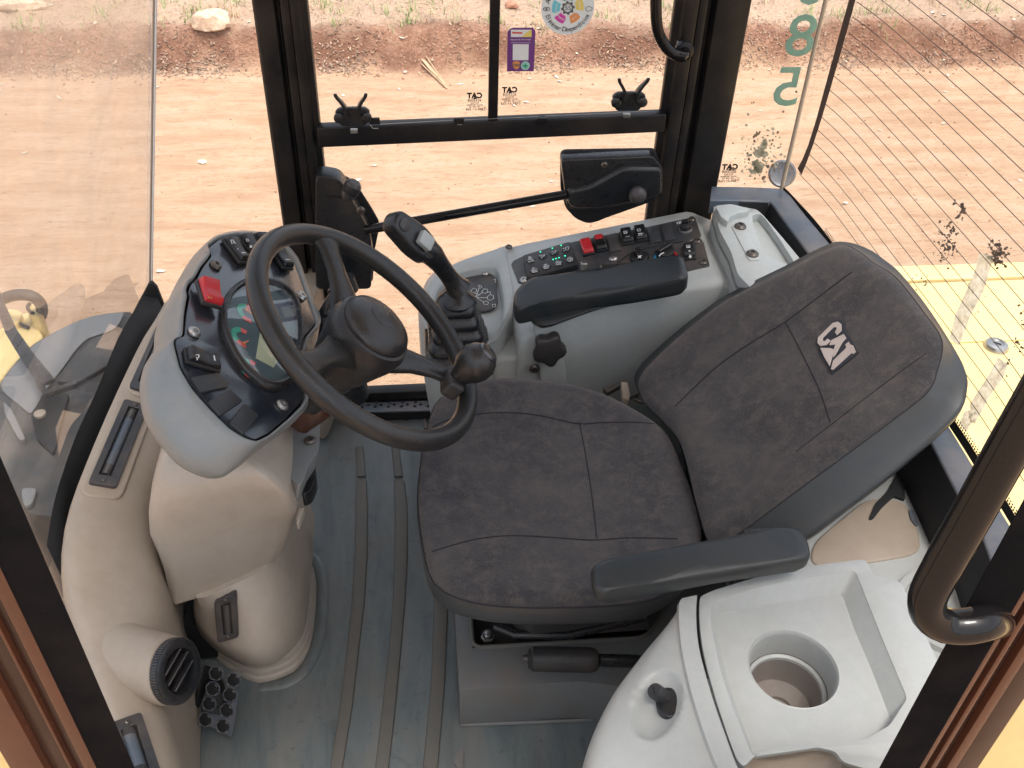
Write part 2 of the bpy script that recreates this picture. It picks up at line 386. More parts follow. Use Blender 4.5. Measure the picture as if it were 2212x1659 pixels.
# ================================================================== GROUND
def vn(x, y, s, o=0.0):
    return mnoise.noise(Vector((x*s+o, y*s-o, o*.37)))
def gh(x, y):
    e = 7.08+.07*vn(x, 0, .9, 3)+.05*vn(x, 0, 4, 9)
    base = -1.35+.012*vn(x*.25, y, 1.6)+.007*vn(x*.3, y, 7, 2)+.006*vn(x*.35, y, 20, 4)+.004*vn(x*.6, y, 11, 6)
    if 5.4 < y < 7.3: base += .018*math.exp(-((y-5.75+.1*vn(x, 0, .6, 5))/.10)**2)+.012*math.exp(-((y-6.55)/.12)**2)*(1+vn(x, 0, 3, 8))
    t = max(0, min(1, (y-e)/.24)); t = t*t*(3-2*t)
    h = base+.24*t
    if t > 0: h += t*(.05*vn(x, y, 2.2, 1)+.03*vn(x, y, 7, 6)+.018*vn(x, y, 18, 7))
    if 0 < t < 1: h += .05*vn(x, y, 5, 11)*(4*t*(1-t))
    return h
def axis(a, b, st, far):
    r = list(np.arange(a, b, st)); s = st; v = b
    while v < far: r.append(v); s *= 1.35; v += s
    s = st; v = a-st; l = []
    while v > -far: l.append(v); s *= 1.35; v -= s
    return l[::-1]+r
xs = axis(-3.6, 6.2, .04, 400); ys = axis(6.7, 8.3, .018, 400) if False else sorted(list(np.arange(2.2, 6.7, .04))+axis(6.7, 8.3, .018, 400)[[v >= 6.7-1e-6 for v in axis(6.7, 8.3, .018, 400)].index(True):]+[v for v in axis(2.2, 6.7, .04, 400) if v < 2.19])
gv = [(x, y, gh(x, y)) for y in ys for x in xs]; nx = len(xs)
gf = [(j*nx+i, j*nx+i+1, (j+1)*nx+i+1, (j+1)*nx+i) for j in range(len(ys)-1) for i in range(nx-1)]
me = bpy.data.meshes.new('ground'); me.from_pydata(gv, [], gf); me.polygons.foreach_set('use_smooth', [True]*len(gf)); me.materials.append(MT['ground'])
o = bpy.data.objects.new('ground', me); COL.objects.link(o); tag(o, kind='structure')
def stuffmesh(name, verts, faces, mat, label, cat_, matidx=None):
    me = bpy.data.meshes.new(name); me.from_pydata(verts, [], faces)
    for m_ in (mat if isinstance(mat, list) else [mat]): me.materials.append(m_)
    if matidx: me.polygons.foreach_set('material_index', matidx)
    o = bpy.data.objects.new(name, me); COL.objects.link(o); return tag(o, label, cat_, kind='stuff')
# leaf litter on the bank
V, Fc, MI = [], [], []
def leaf(x, y, L, Wd, tilt, mi):
    z = gh(x, y)+.006; a = random.uniform(0, 6.28); c, s = math.cos(a), math.sin(a); i = len(V); h = random.uniform(0, tilt)
    for (u, v, q) in ((-.5, 0, 0), (-.1, -.5, .2), (.25, -.35, .6), (.5, 0, 1), (.2, .4, .5), (-.15, .45, .2)):
        V.append((x+(u*L*c-v*Wd*s), y+(u*L*s+v*Wd*c), z+q*h))
    Fc.append((i, i+1, i+2)); Fc.append((i, i+2, i+3, i+4)); Fc.append((i, i+4, i+5)); MI.extend([mi]*3)
for k in range(12000):
    x = random.uniform(-3.6, 6.2); y = random.gauss(7.14, .08) if random.random() < .6 else random.uniform(7.0, 8.7)
    if y < 6.93 or vn(x, y, 2.3, 21)+.6*vn(x, y, 7, 5) < random.uniform(-.55, .35): continue
    leaf(x, y, random.uniform(.010, .036), random.uniform(.006, .016), .02, 0 if random.random() < .85 else 1)
stuffmesh('leaf_litter', V, Fc, [MT['litter'], MT['straw']], 'dry brown leaf litter along the eroded bank', 'leaf litter', MI)
V, Fc, MI = [], [], []
for k in range(120):
    x = random.uniform(-3.6, 6.2); y = random.choice([random.uniform(3.2, 7.3), random.uniform(6.6, 8.6)])
    leaf(x, y, random.uniform(.02, .065), random.uniform(.015, .03), .015, 0)
stuffmesh('paper_scraps', V, Fc, [MT['pale']], 'small pale scraps and leaves scattered over the dirt road', 'scraps')
V, Fc = [], []
def blob(x, y, r, zoff=0):
    z = gh(x, y)+zoff; i = len(V); a = random.uniform(0, 6)
    for j in range(5): V.append((x+r*math.cos(a+j*1.257)*random.uniform(.7, 1.1), y+r*.8*math.sin(a+j*1.257), z-.003))
    for j in range(5): V.append((x+r*.6*math.cos(a+j*1.257), y+r*.5*math.sin(a+j*1.257), z+r*random.uniform(.4, .8)))
    for j in range(5): q = (j+1) % 5; Fc.append((i+j, i+q, i+5+q, i+5+j))
    Fc.append(tuple(i+5+j for j in range(5)))
for k in range(3000):
    x = random.uniform(-3.6, 6.2)
    if random.random() < .72: y = random.gauss(7.15, .12); r = random.uniform(.004, .015)
    else: y = random.uniform(3, 8.8); r = random.uniform(.003, .010)
    if y > 2.8: blob(x, y, r)
stuffmesh('earth_clods', V, Fc, MT['clod'], 'small red earth clods and gravel over road and bank', 'gravel')
V, Fc = [], []
for k in range(420): blob(random.uniform(-3, 5.5), random.uniform(2.9, 5.2), random.uniform(.004, .011))
for k in range(7000):
    x_, y_ = random.uniform(-3.2, 5.8), random.uniform(2.9, 7.0)
    if vn(x_*.4, y_, 2.5, 31) > random.uniform(-.6, .5): blob(x_, y_, random.uniform(.0025, .006))
stuffmesh('pebbles', V, Fc, MT['pebble'], 'grey pebbles lying on the sandy road', 'pebbles')
V, Fc, MI = [], [], []
def blade(x, y, z, h, lean, a, wd, mi):
    i = len(V); c, s = math.cos(a), math.sin(a)
    for t in (0, .5, 1):
        px, py, pz = x+c*lean*t*t, y+s*lean*t*t, z+h*t*(1-.25*t); wv = wd*(1-t*.85)
        V.append((px-s*wv, py+c*wv, pz)); V.append((px+s*wv, py-c*wv, pz))
    Fc.append((i, i+1, i+3, i+2)); Fc.append((i+2, i+3, i+5, i+4)); MI.extend([mi]*2)
for k in range(300):
    x = random.uniform(-3.5, 6.0); y = random.uniform(7.28, 8.6); n_ = random.randint(4, 16); mi = 0 if random.random() < .7 else 1
    for q in range(n_):
        xx, yy = x+random.gauss(0, .045), y+random.gauss(0, .045)
        blade(xx, yy, gh(xx, yy), random.uniform(.04, .14), random.uniform(.02, .12), random.uniform(0, 6.28), random.uniform(.002, .0045), mi)
stuffmesh('grass_tufts', V, Fc, [MT['grass'], MT['straw']], 'thin green and straw grass tufts growing on top of the bank', 'grass', MI)
def rock(name, k, x, y, zp, rx, ry, rz, mat, label, cat_='rock'):
    c = W(k, x, y, ('z', zp)); c.z = gh(c.x, c.y)+rz*.35; bm = bm_new(); bmesh.ops.create_icosphere(bm, subdivisions=3, radius=1)
    for v in bm.verts:
        q = v.co.copy(); d = 1+.30*mnoise.noise(q*1.1+c)+.12*mnoise.noise(q*3+c)+.05*mnoise.noise(q*8)
        v.co = Vector((q.x*rx*d, q.y*ry*d, max(-.4, q.z)*rz*d))+c
    tag(finish(name, bm, mat, None, sharp=30), label, cat_)
rock('rock', 'a1', 1400, 350, -1.3, .135, .08, .10, MT['rock'], 'pale pitted sandy rock at the road edge below the bank')
rock('rock', 'a1', 110, 70, -1.12, .21, .07, .05, MT['rock'], 'flat elongated pale stone on top of the bank at far left', 'rock')
rock('rock', 'a2', 1207, 78, -1.15, .05, .04, .035, MT['redrock'], 'small reddish clay lump left of the round sticker')
rock('rock', 'a1', 1310, 1045, -1.34, .026, .02, .014, MT['pale'], 'tiny pale stone alone on the road left of the door pillar')
# dry stalk pieces
p0 = W('a2', 720, 370, ('z', -1.34)); p1 = W('a2', 865, 490, ('z', -1.34))
bm = bm_new()
for k in range(9):
    j = Vector((random.gauss(0, .015), random.gauss(0, .012), 0)); a_ = p0+j; b_ = p0.lerp(p1, random.uniform(.6, 1))+j*.5; a_.z = gh(a_.x, a_.y)+.012; b_.z = gh(b_.x, b_.y)+.010
    add_tube(bm, [a_, b_], .004, 5)
tag(finish('dry_stalk', bm, MT['straw'], None), 'dry straw-coloured palm stalk lying on the road behind the sliding window', 'stalk')
bm = bm_new(); q0 = W('a2', 700, 40, ('z', -1.1)); q1 = W('a2', 785, 260, ('z', -1.3)); q0.z = gh(q0.x, q0.y)+.03; q1.z = gh(q1.x, q1.y)+.03
for k in range(14):
    t = random.random(); a_ = q0.lerp(q1, t)+Vector((random.gauss(0, .02), 0, .02)); b_ = a_+Vector((random.uniform(-.06, .06), -.06, random.uniform(.0, .03))); add_tube(bm, [a_, b_], .003, 4)
add_tube(bm, [q0+Vector((0,0,.02)), q0.lerp(q1,.5)+Vector((.02,0,.05)), q1+Vector((0,0,.02))], .004, 5)
tag(finish('dry_weed', bm, MT['straw'], None), 'feathery straw-coloured dried weed hanging down the bank', 'weed')

# ================================================================== CAB FLOOR (structure)
fl = prism('cab_floor', [(-.62,.36,0),(-.2,.33,0),(.9,.33,0),(.9,1.79,0),(-.5,1.79,0),(-.62,1.5,0)], (0,0,-.08), MT['floor']); tag(fl, kind='structure')
def rib(L, Rr, z=.006):
    n = len(L); top = [W('D', x, y, ('z', z)) for x, y in L]+[W('D', x, y, ('z', z)) for x, y in Rr[::-1]]
    bm = bm_new(); V1 = [[top[i], top[2*n-1-i]] for i in range(n)]
    rings = []
    for i in range(n):
        a, b = V1[i]; e = (b-a).normalized()*.003; dz = Vector((0,0,z+.001))
        rings.append([a-dz-e*.2, a+e*.3-Vector((0,0,.001)), a+e, b-e, b-e*.3-Vector((0,0,.001)), b-dz+e*.2])
    add_loft(bm, rings, closed=False)
    for q in (rings[0], rings[-1]): bm.faces.new([bm.verts.new(p) for p in q])
    return finish('rib', bm, MT['rib'], fl, sharp=35)
rib([(768,965),(771,1028)], [(784,963),(790,1028)])
rib([(770,1036),(769,1094),(766,1200),(760,1300),(749,1400),(733,1530),(712,1659),(706,1700)], [(791,1036),(794,1094),(793,1200),(787,1300),(775,1400),(760,1530),(739,1659),(732,1700)])
rib([(842,912),(846,968),(852,1028)], [(852,912),(862,966),(870,1028)])
rib([(852,1036),(853,1094),(853,1200),(848,1300),(840,1400),(825,1530),(810,1659),(806,1700)], [(873,1036),(880,1094),(880,1200),(875,1300),(866,1400),(854,1530),(839,1659),(834,1700)])
rib([(913,905),(916,925)], [(921,903),(926,923)])
rib([(938,1285),(935,1370),(931,1470),(922,1570),(913,1659),(909,1700)], [(968,1285),(965,1370),(961,1470),(953,1570),(945,1659),(942,1700)])
prism('mark', [W('b1', 512, 1273, ('z', .002)), W('b1', 568, 1273, ('z', .002)), W('b1', 540, 1290, ('z', .002))], (0,0,-.004), MT['blackm'], fl)
ft = WS('b4', [(740,1530),(690,1580),(680,1620),(700,1659),(738,1659)], ('z', .004)); prism('mark', ft, (0,0,-.006), MT['pedmat'], fl)
bm = bm_new(); add_tube(bm, cat([W('D', 650, 1180, ('z', .0)), W('D', 688, 1225, ('z', .0)), W('D', 698, 1290, ('z', .0)), W('D', 685, 1395, ('z', .0)), W('D', 640, 1465, ('z', .0)), W('D', 560, 1488, ('z', -.004))], 24), .012, 10, flat=.5)
finish('moulded_lip', bm, MT['floor'], fl)
# sill plate and door track at far door
sp = thing('door_sill', W('b1', 500, 1200, ('z', .02)), 'black door sill with perforated tread strip under the far door', 'door sill')
def cyl(c, r, d, nrm, n=10): return frame(c, (1, 0, 0) if abs(Vector(nrm).x) < .9 else (0, 1, 0), nrm)
y0 = 1.72
pl = ('z', .03)
A_ = WS('b1', [(60,1185),(735,1165),(740,1222),(330,1245),(100,1230)], pl)
hs = []
for r0, (sx0, dx, yy0) in enumerate(((270, 81.5, 1184), (300, 81.5, 1200), (262, 82, 1212))):
    for i in range(6 if r0 else 6):
        xx = (sx0 + dx*i); yy = yy0-7-(xx-250)*.012
        if xx < 725: hs.append((xx, yy))
outer = [W('b1', 150, 1182, pl), W('b1', 738, 1163, pl), W('b1', 742, 1224, pl), W('b1', 150, 1240, pl)]
holes = []
for xx, yy in hs:
    c = W('b1', xx, yy, pl); holes.append([c+Vector((.0042*math.cos(-a*math.pi/4), .0042*math.sin(-a*math.pi/4), 0)) for a in range(8)])
bm = bm_new(); holed(bm, outer, holes, (0,0,-.004)); finish('tread_strip', bm, MT['slate'], sp, sharp=30)
prism('step', [Vector((o_.x, o_.y, .024)) for o_ in outer], (0,0,-.022), MT['dark'], sp)
bm = bm_new(); a_ = W('b1', 120, 1130, ('z', .035)); b_ = W('b1', 700, 1128, ('z', .035)); add_tube(bm, [a_-Vector((.4,0,0)), b_+Vector((.7,0,0))], .017, 12)
finish('seal_tube', bm, MT['black'], sp)
box('threshold', (.2, a_.y+.01, -.02), 1.5, .05, .05, MT['black'], sp, bevel=.004)
lathe('screw', frame(W('b1', 705, 1175, ('z', .031)), (1,0,0), (0,0,1)), [(.006,0),(.006,.003),(.003,.004)], MT['screw'], sp, n=12)

# ================================================================== SEAT PEDESTAL MAT (structure) + seat
ped = thing('seat_pedestal', (.3, 1.1, 0), 'rubber covered pedestal step under the operator seat', 'pedestal')
zt = .12
pt = WS('b4', [(690,705),(700,900),(716,1158),(1100,1137),(1480,1112)], ('z', zt))
topo = [pt[0]+Vector((0,.28,0)), pt[0], pt[1], pt[2], pt[3], pt[4], Vector((.34,.915,zt)), Vector((.42,.86,zt)), Vector((.78,.86,zt)), Vector((.78,1.42,zt))]
rs = WS('b4', [(790,750),(800,898),(1300,865),(1900,830)], ('z', zt)); rs += [Vector((.62,1.30,zt)), Vector((rs[0].x+.0,1.30,zt))]
bm = bm_new(); holed(bm, topo, [rs], (0,0,-.125)); finish('mat', bm, MT['pedmat'], ped, bevel=.006, seg=3, sharp=50)
tube('recess_lip', rnd(rs, .02), .004, MT['rib'], ped, n=8, closed=True)
prism('recess_floor', [Vector((p_.x, p_.y, .07)) for p_ in rs], (0,0,-.05), MT['dark'], ped)
cc = W('b4', 895, 825, ('z', .085)); lathe('bolt', frame(cc, (1,0,0), (0,0,1)), [(.013,-.012),(.013,0),(.009,.001),(.009,.010),(.006,.012)], MT['screw'], ped, n=6)
tube('lower_ridge', [W('b4', 722, 1385, ('z', .004)), W('b4', 1100, 1372, ('z', .005)), W('b4', 1560, 1352, ('z', .003))], .0035, MT['pedmat'], ped, n=8)
prism('anchor_plate', WS('b4', [(845,770),(850,880),(1500,840),(1500,760)], ('z', .078)), (0,0,-.01), MT['frame'], ped, bevel=.002)

seat = thing('operator_seat', (.25, 1.12, .12), 'dark charcoal fabric operator seat with reclined backrest and silver logo patch', 'seat')
box('suspension', (.29, 1.17, .22), .22, .20, .19, MT['dark'], seat, bevel=.02)
bel = []
for k in range(7):
    rr_ = .0 if k % 2 else .015; z_ = .14+k*.038
    bel.append([Vector((.29+(.12+rr_)*sx_, 1.16+(.13+rr_)*sy_, z_)) for sx_, sy_ in ((-1,-.8),(-.8,-1),(.8,-1),(1,-.8),(1,.8),(.8,1),(-.8,1),(-1,.8))])
loft('bellows', bel, MT['blackm'], seat)
tube('slide_rail', [W('b4', 940, 760, ('z', .14)), W('b4', 1060, 810, ('z', .14)), W('b4', 1400, 815, ('z', .14)), W('b4', 1900, 700, ('z', .16))], .008, MT['black'], seat)
CU = [(940,872),(975,845),(1020,830),(1070,822),(1130,820),(1220,830),(1300,850),(1380,890),(1440,935),(1475,1010),(1500,1080),(1515,1150),(1500,1215),(1450,1270),(1390,1295),(1300,1305),(1150,1308),(1040,1300),(965,1277),(930,1240),(912,1160),(903,1080),(907,1020),(917,950)]
ZC = .47; c0 = cat([W('D', x, y, ('z', ZC)) for x, y in CU], 72, True); cen = sum(c0, Vector())/len(c0)
def ringc(s, z, base=c0):
    out = []
    for p in base:
        q = cen+(p-cen)*s; q.z = z
        out.append(q)
    return out
def shape_z(q, s):
    dx = (q.x-cen.x)/.2; dy = (q.y-cen.y)/.23
    return .007*(1-s)*0 -.012*max(0, 1-(dx*dx*.6+dy*dy))+.010*max(0,dy*dy-.45)*(1 if s < .96 else 0)+.0025*mnoise.noise(q*9)+.0016*mnoise.noise(q*26)
rings = []
for s, z in ((.0, .476), (.15, .476), (.3, .476), (.45, .477), (.6, .478), (.72, .479), (.82, .480), (.9, .4795), (.955, .4765), (.985, .473), (1.0, .467)):
    r = ringc(max(s, .002), z)
    for q in r: q.z += shape_z(q, s)*(1 if s < .97 else .2)
    rings.append(r)
cover = loft('cushion_cover', rings, MT['fabric'], seat, cap1=False, sharp=0)
rr = [ringc(1.0, .4675), ringc(1.010, .461), ringc(1.014, .450), ringc(1.009, .436), ringc(.988, .422), ringc(.93, .412), ringc(.7, .405)]
loft('cushion_side', rr, MT['leather'], seat, cap0=False, sharp=0)
def bvh_of(o):
    b = wbase(o); me = o.data
    return BVHTree.FromPolygons([v.co+b for v in me.vertices], [tuple(p.vertices) for p in me.polygons])
bv = bvh_of(cover)
def seam(bvh, k, pts, r, mat, parent, n=30, name='seam', lift=.0):
    P = [hitpt(bvh, k, p.x, p.y) for p in cat([Vector((x, y, 0)) for x, y in pts], n)]
    Q = [h+nn*lift for h, nn in P if h]
    if len(Q) > 2: tube(name, Q, r, mat, parent, n=6)
MT['seam'] = flatm('seam thread', (.018, .017, .022), .9)
seam(bv, 'b1', [(700,1330),(800,1285),(960,1252),(1150,1240),(1350,1255),(1600,1308),(1750,1302),(1950,1300),(2080,1310)], .0014, MT['seam'], seat)
seam(bv, 'D', [(1251,912),(1262,965),(1272,1025),(1281,1090),(1289,1162)], .0011, MT['seam'], seat)
seam(bv, 'b4', [(500,300),(640,255),(830,205),(1050,185),(1300,195),(1560,212),(1800,198),(2100,205)], .0014, MT['seam'], seat)
tube('piping', [p+Vector((0,0,-.001)) for p in ringc(1.004, .4665)], .0012, MT['seam'], seat, n=6, closed=True)
# backrest
nB = Vector((-.61, 0, .793)).normalized(); upB = Vector((.793, 0, .61)).normalized(); pB = Vector((.411, 1.14, .481))
FB = [(0,880),(20,720),(420,370),(820,160),(1050,40),(1150,15),(1240,60),(1310,115),(1440,200),(1600,400),(1700,560),(1668,740),(1630,830),(1540,915),(1200,1170),(860,1420),(560,1640),(400,1720),(315,1500),(225,1150),(120,1010)]
OB = [(-10,860),(10,700),(412,360),(812,150),(1050,30),(1160,10),(1290,50),(1400,125),(1465,175),(1620,370),(1770,600),(1840,740),(1850,850),(1790,990),(1480,1270),(1150,1530),(850,1740),(560,1830),(320,1540),(222,1150),(110,1010)]
OB[8] = (1475,190)
fB = cat(WS('b2', FB, (pB, nB)), 84, True); 
def match(ctrlA, ctrlB, n):
    # sample both with same parameter
    out = []
    for P in (ctrlA, ctrlB):
        P = [Vector(p) for p in P]; m = len(P); r = []
        for i in range(n):
            s = i*m/n; k = int(s); t = s-k; g = lambda q: P[q % m]; p0, p1, p2, p3 = g(k-1), g(k), g(k+1), g(k+2)
            r.append(0.5*((2*p1)+(p2-p0)*t+(2*p0-5*p1+4*p2-p3)*t*t+(3*p1-p0-3*p2+p3)*t**3))
        out.append(r)
    return out
ctrlF = WS('b2', FB, (pB, nB)); ctrlO = WS('b2', OB, (pB-nB*.055, nB)); fB, oB = match(ctrlF, ctrlO, 105)
cB = sum(fB, Vector())/len(fB); cO = sum(oB, Vector())/len(oB)
rings = []
for s, d in ((.002, -.016), (.2, -.016), (.4, -.014), (.58, -.009), (.72, -.003), (.83, .002), (.92, .003), (.97, .0005), (1, -.006)):
    ring = []
    for p in fB:
        q = cB+(p-cB)*s; side = abs(q.y-cB.y)/.2
        q += nB*(d+.002*mnoise.noise(q*11)*(s < .95)); ring.append(q)
    rings.append(ring)
bcov = loft('backrest_cover', rings, MT['fabric'], seat, cap1=False, sharp=0)
rings = [[p-nB*.006 for p in fB], [p.lerp(q, .45)+nB*.008*0 for p, q in zip([a-nB*.018 for a in fB], oB)], [p.lerp(q, .85) for p, q in zip([a-nB*.034 for a in fB], oB)], oB,
         [cO+(p-cO)*.955-nB*.022 for p in oB], [cO+(p-cO)*.87-nB*.036 for p in oB], [cO+(p-cO)*.6-nB*.042 for p in oB]]
loft('backrest_shell', rings, MT['leather'], seat, cap0=False, sharp=0)
bb = bvh_of(bcov)
seam(bb, 'b2', [(200,940),(420,730),(600,600),(820,465),(1000,330),(1200,180)], .0013, MT['seam'], seat)
seam(bb, 'b2', [(825,465),(880,570),(950,710),(1020,860),(1075,1030)], .0011, MT['seam'], seat, n=24)
seam(bb, 'b2', [(880,1200),(1100,1030),(1400,800),(1620,640)], .0008, MT['seam'], seat, n=24)
seam(bb, 'b2', [(1205,1165),(1380,1040),(1540,912),(1630,828)], .0010, MT['blackm'], seat, n=24)
tube('piping', [p-nB*.0065 for p in fB], .0011, MT['seam'], seat, n=6, closed=True)
# logo patch on the backrest : outlines traced as flat embroidery on the cover
def onface(k, pts, bvh, lift):
    out = []
    for x, y in pts:
        h, nn = hitpt(bvh, k, x, y); out.append(h+nB*lift)
    return out
logo = thing if False else None
bg_ = onface('b2', [(1005,560),(1100,465),(1135,455),(1160,475),(1165,520),(1240,640),(1088,762),(1030,660)], bb, .0030)
lp = prism('logo_patch', bg_, -nB*.006, MT['patch'], seat, bevel=.0006)
def lg(pts, nm='letter'):
    prism(nm, onface('b2', pts, bb, .0045), -nB*.0025, MT['silver'], lp, bevel=.0004, seg=1)
lg([(1012,560),(1095,478),(1125,470),(1145,485),(1146,520),(1120,548),(1108,530),(1118,512),(1115,500),(1100,503),(1040,562),(1040,580),(1052,580),(1066,566),(1085,578),(1062,602),(1025,608),(1008,590)])
lg([(1088,575),(1158,540),(1172,563),(1152,585),(1135,615),(1110,660),(1096,672),(1102,625),(1110,600),(1075,604)])
lg([(1186,583),(1196,600),(1212,606),(1226,640),(1214,652),(1200,650),(1098,742),(1085,738),(1098,690),(1172,618),(1166,600)])
lg([(1024,618),(1082,620),(1104,628),(1078,722),(1048,672)], 'triangle')
# near armrest
def pad(name, toppts, k, pl, th, mat, parent, inset=.006, **kw):
    top = WS(k, toppts, pl); top = rnd(top, .010, 4); n = len(top); c = sum(top, Vector())/n
    sc_ = lambda p, s, dz: c+(p-c)*1.0+Vector((0, 0, dz))-(p-c).normalized()*s
    rg = [[sc_(p, .02, .0025) for p in top], [sc_(p, inset, .0015) for p in top], [sc_(p, inset*.3, -.002) for p in top], [sc_(p, 0, -.007) for p in top], [sc_(p, .001, -th+.006) for p in top], [sc_(p, .008, -th) for p in top]]
    return loft(name, rg, mat, parent, sharp=55, **kw)
pad('armrest', [(1275,1222),(1300,1210),(1500,1168),(1700,1135),(1735,1140),(1753,1180),(1752,1204),(1560,1238),(1400,1265),(1300,1280),(1283,1268)], 'D', ('z', .65), .026, MT['armpad'], seat)
seat.children[-1]['label'] = 'near side black padded armrest'
box('armrest_bracket', (.46, .83, .55), .06, .02, .12, MT['black'], seat, bevel=.006)
# seat belt buckle at the far side
bk = thing('seat_belt_buckle', W('b1', 1900, 1090, ('z', .40)), 'worn metal belt anchor beside the seat by the grey side console', 'belt buckle')
prism('bracket', WS('b1', [(1760,1085),(1880,1040),(1885,1060),(1790,1110)], ('z', .40)), (0,0,-.012), MT['bronze'], bk, bevel=.001)
prism('anchor', WS('b1', [(1872,1045),(1915,1048),(1935,1130),(1925,1160),(1885,1145)], ('z', .42)), (0,0,-.02), MT['taupe'], bk, bevel=.003)
tube('strap_loop', WS('b1', [(1930,1150),(1985,1125),(1960,1160),(2010,1180)], ('z', .42)), .003, MT['bronze'], bk, n=8)
# parking lever
lv = thing('parking_lever', W('b4', 1370, 970, ('z', .12)), 'black gripped lever lying beside the seat pedestal', 'lever')
g0, g1, g2 = W('b4', 1150, 965, ('z', .22)), W('b4', 1600, 975, ('z', .215)), W('b4', 1900, 985, ('z', .20))
gd = (g1-g0).normalized(); L = (g1-g0).length
tube('grip', [g0+gd*L*t for t in (0,.012,.03,.06,.3,.6,.85,.95,.985,1)], [.010,.016,.0155,.020,.0205,.0205,.0205,.019,.015,.010], MT['blackm'], lv, n=20)
tube('shaft', [g1, g2, g2+Vector((.08,0,-.1))], .011, MT['black'], lv, n=12)
tube('button', [g0-gd*.008, g0+gd*.002], .006, MT['vent'], lv, n=12)

# ================================================================== STEERING WHEEL
wc = Vector((-.0613, 1.115, .7525)); wn = Vector((.648, -.04, .761)).normalized(); WR = .1975
MW = frame(wc, (0, 1, 0), wn)
sw = thing('steering_wheel', wc, 'black three-spoke steering wheel with a spinner knob', 'steering wheel')
tr = .0150
ringp = [MW @ Vector(((WR-tr)*math.cos(a), (WR-tr)*math.sin(a), 0)) for a in np.linspace(0, 2*math.pi, 96, endpoint=False)]
tube('rim', ringp, tr, MT['rubber'], sw, n=20, closed=True, flat=1.0)
def wp(k, x, y, h=0): 
    return MW.inverted() @ W(k, x, y, (wc+wn*h, wn))
# spokes : directions measured on the wheel plane
for (kk, sx_, sy_) in (('D', 715, 545), ('b1', 880, 1040), ('D', 640, 800)):
    d = wp(kk, sx_, sy_); ang = math.atan2(d.y, d.x); pts = []; wd = []
    secs = []
    for t, hh, hw, th in ((.030,-.030,.036,.016),(.055,-.022,.030,.014),(.085,-.012,.022,.011),(.12,-.006,.017,.009),(.15,-.002,.019,.009),(.172,0,.028,.010),(.184,0,.036,.009)):
        ring = []
        for j in range(12):
            a = 2*math.pi*j/12
            q = Vector((t, hw*math.cos(a), hh+th*math.sin(a))); q = Matrix.Rotation(ang, 3, 'Z') @ q; ring.append(MW @ q)
        secs.append(ring)
    loft('spoke', secs, MT['rubber'], sw, sharp=60)
lathe('hub', MW, [(.02,-.075),(.045,-.070),(.052,-.045),(.060,-.020),(.062,0.0),(.058,.012),(.054,.014)], MT['rubber'], sw, n=48)
hub2 = lathe('horn_cap', MW, [(.0535,.012),(.0535,.018),(.050,.024),(.040,.030),(.025,.0335),(.002,.035)], MT['rubber'], sw, n=48, sharp=30)
lathe('horn_badge', MW @ Matrix.Translation((.006,.0,.032)), [(.021,0),(.021,.0025),(.018,.0035),(.001,.0035)], MT['black'], hub2, n=32, sharp=25)
lathe('column_boot', MW, [(.03,-.16),(.034,-.12),(.040,-.08),(.045,-.06)], MT['black'], sw, n=32)
# spinner knob
kb = wp('b1', 870, 1010, .02); kM = frame(MW @ Vector((kb.x, kb.y, .012)), (1,0,0), (wn*.75+Vector((.35,.12,.2))).normalized())
kn = lathe('spinner_knob', kM, [(.010,-.02),(.012,-.006),(.014,.004),(.018,.012),(.0262,.024),(.0295,.036),(.0292,.047),(.024,.058),(.018,.0635),(.0175,.063)], MT['rubber'], sw, n=40, sharp=50)
lathe('knob_cap', kM, [(.0172,.062),(.0172,.0655),(.014,.068),(.001,.069)], MT['plate'], kn, n=32, sharp=30)
bmk = bm_new(); add_box(bmk, MW @ Vector((kb.x*1.0, kb.y*1.0, .002)), .045, .028, .03, MW.to_3x3()); finish('knob_clamp', bmk, MT['blackm'], sw, bevel=.006)

# ================================================================== DASHBOARD
nD = Vector((.648, 0, .761)).normalized(); pD = wc-nD*.11; PD = (pD, nD)
dash = thing('dashboard', (-.22, 1.15, .6), 'grey instrument console with gauges and rocker switches behind the steering wheel', 'dashboard')
FACE = [(440,150),(520,90),(640,62),(760,62),(900,80),(1000,150),(1075,240),(1130,390),(1200,590),(1243,712),(1160,810),(1130,900),(1130,1080),(1165,1245),(1130,1310),(1050,1390),(900,1520),(790,1575),(700,1540),(600,1480),(440,1320),(320,1180),(240,1040),(195,860),(205,820),(262,812),(275,640),(300,500),(285,480),(310,410),(345,390),(400,290),(470,205)]
face = [W('c3', x, y, PD) for x, y in FACE]
cf = sum(face, Vector())/len(face)
RIM = rnd(face, .006, 3)
NPX = 96
def grow(ps, c, d, off): return [p+(p-c).normalized()*d+nD*off for p in ps]
prism('face_plate', grow(RIM, cf, -.003, .001), -nD*.012, MT['plate'], dash, bevel=.0008, seg=2, sharp=30)
# housing: front lip follows the face; outer body traced on deeper planes
OUT1 = [(425,140),(510,75),(640,48),(770,48),(910,68),(1010,140),(1090,235),(1145,385),(1215,590),(1252,715),(1172,812),(1142,900),(1142,1080),(1172,1250),(1135,1325),(1050,1410),(900,1545),(790,1592),(690,1560),(590,1500),(420,1340),(290,1190),(205,1040),(175,850),(120,830),(110,700),(180,560),(240,450),(290,370),(370,250),(445,170)]
NP = 140
def dplane(d): return (pD-nD*d, nD)
ring_a = cat(grow(RIM, cf, .0035, 0), NP, True)
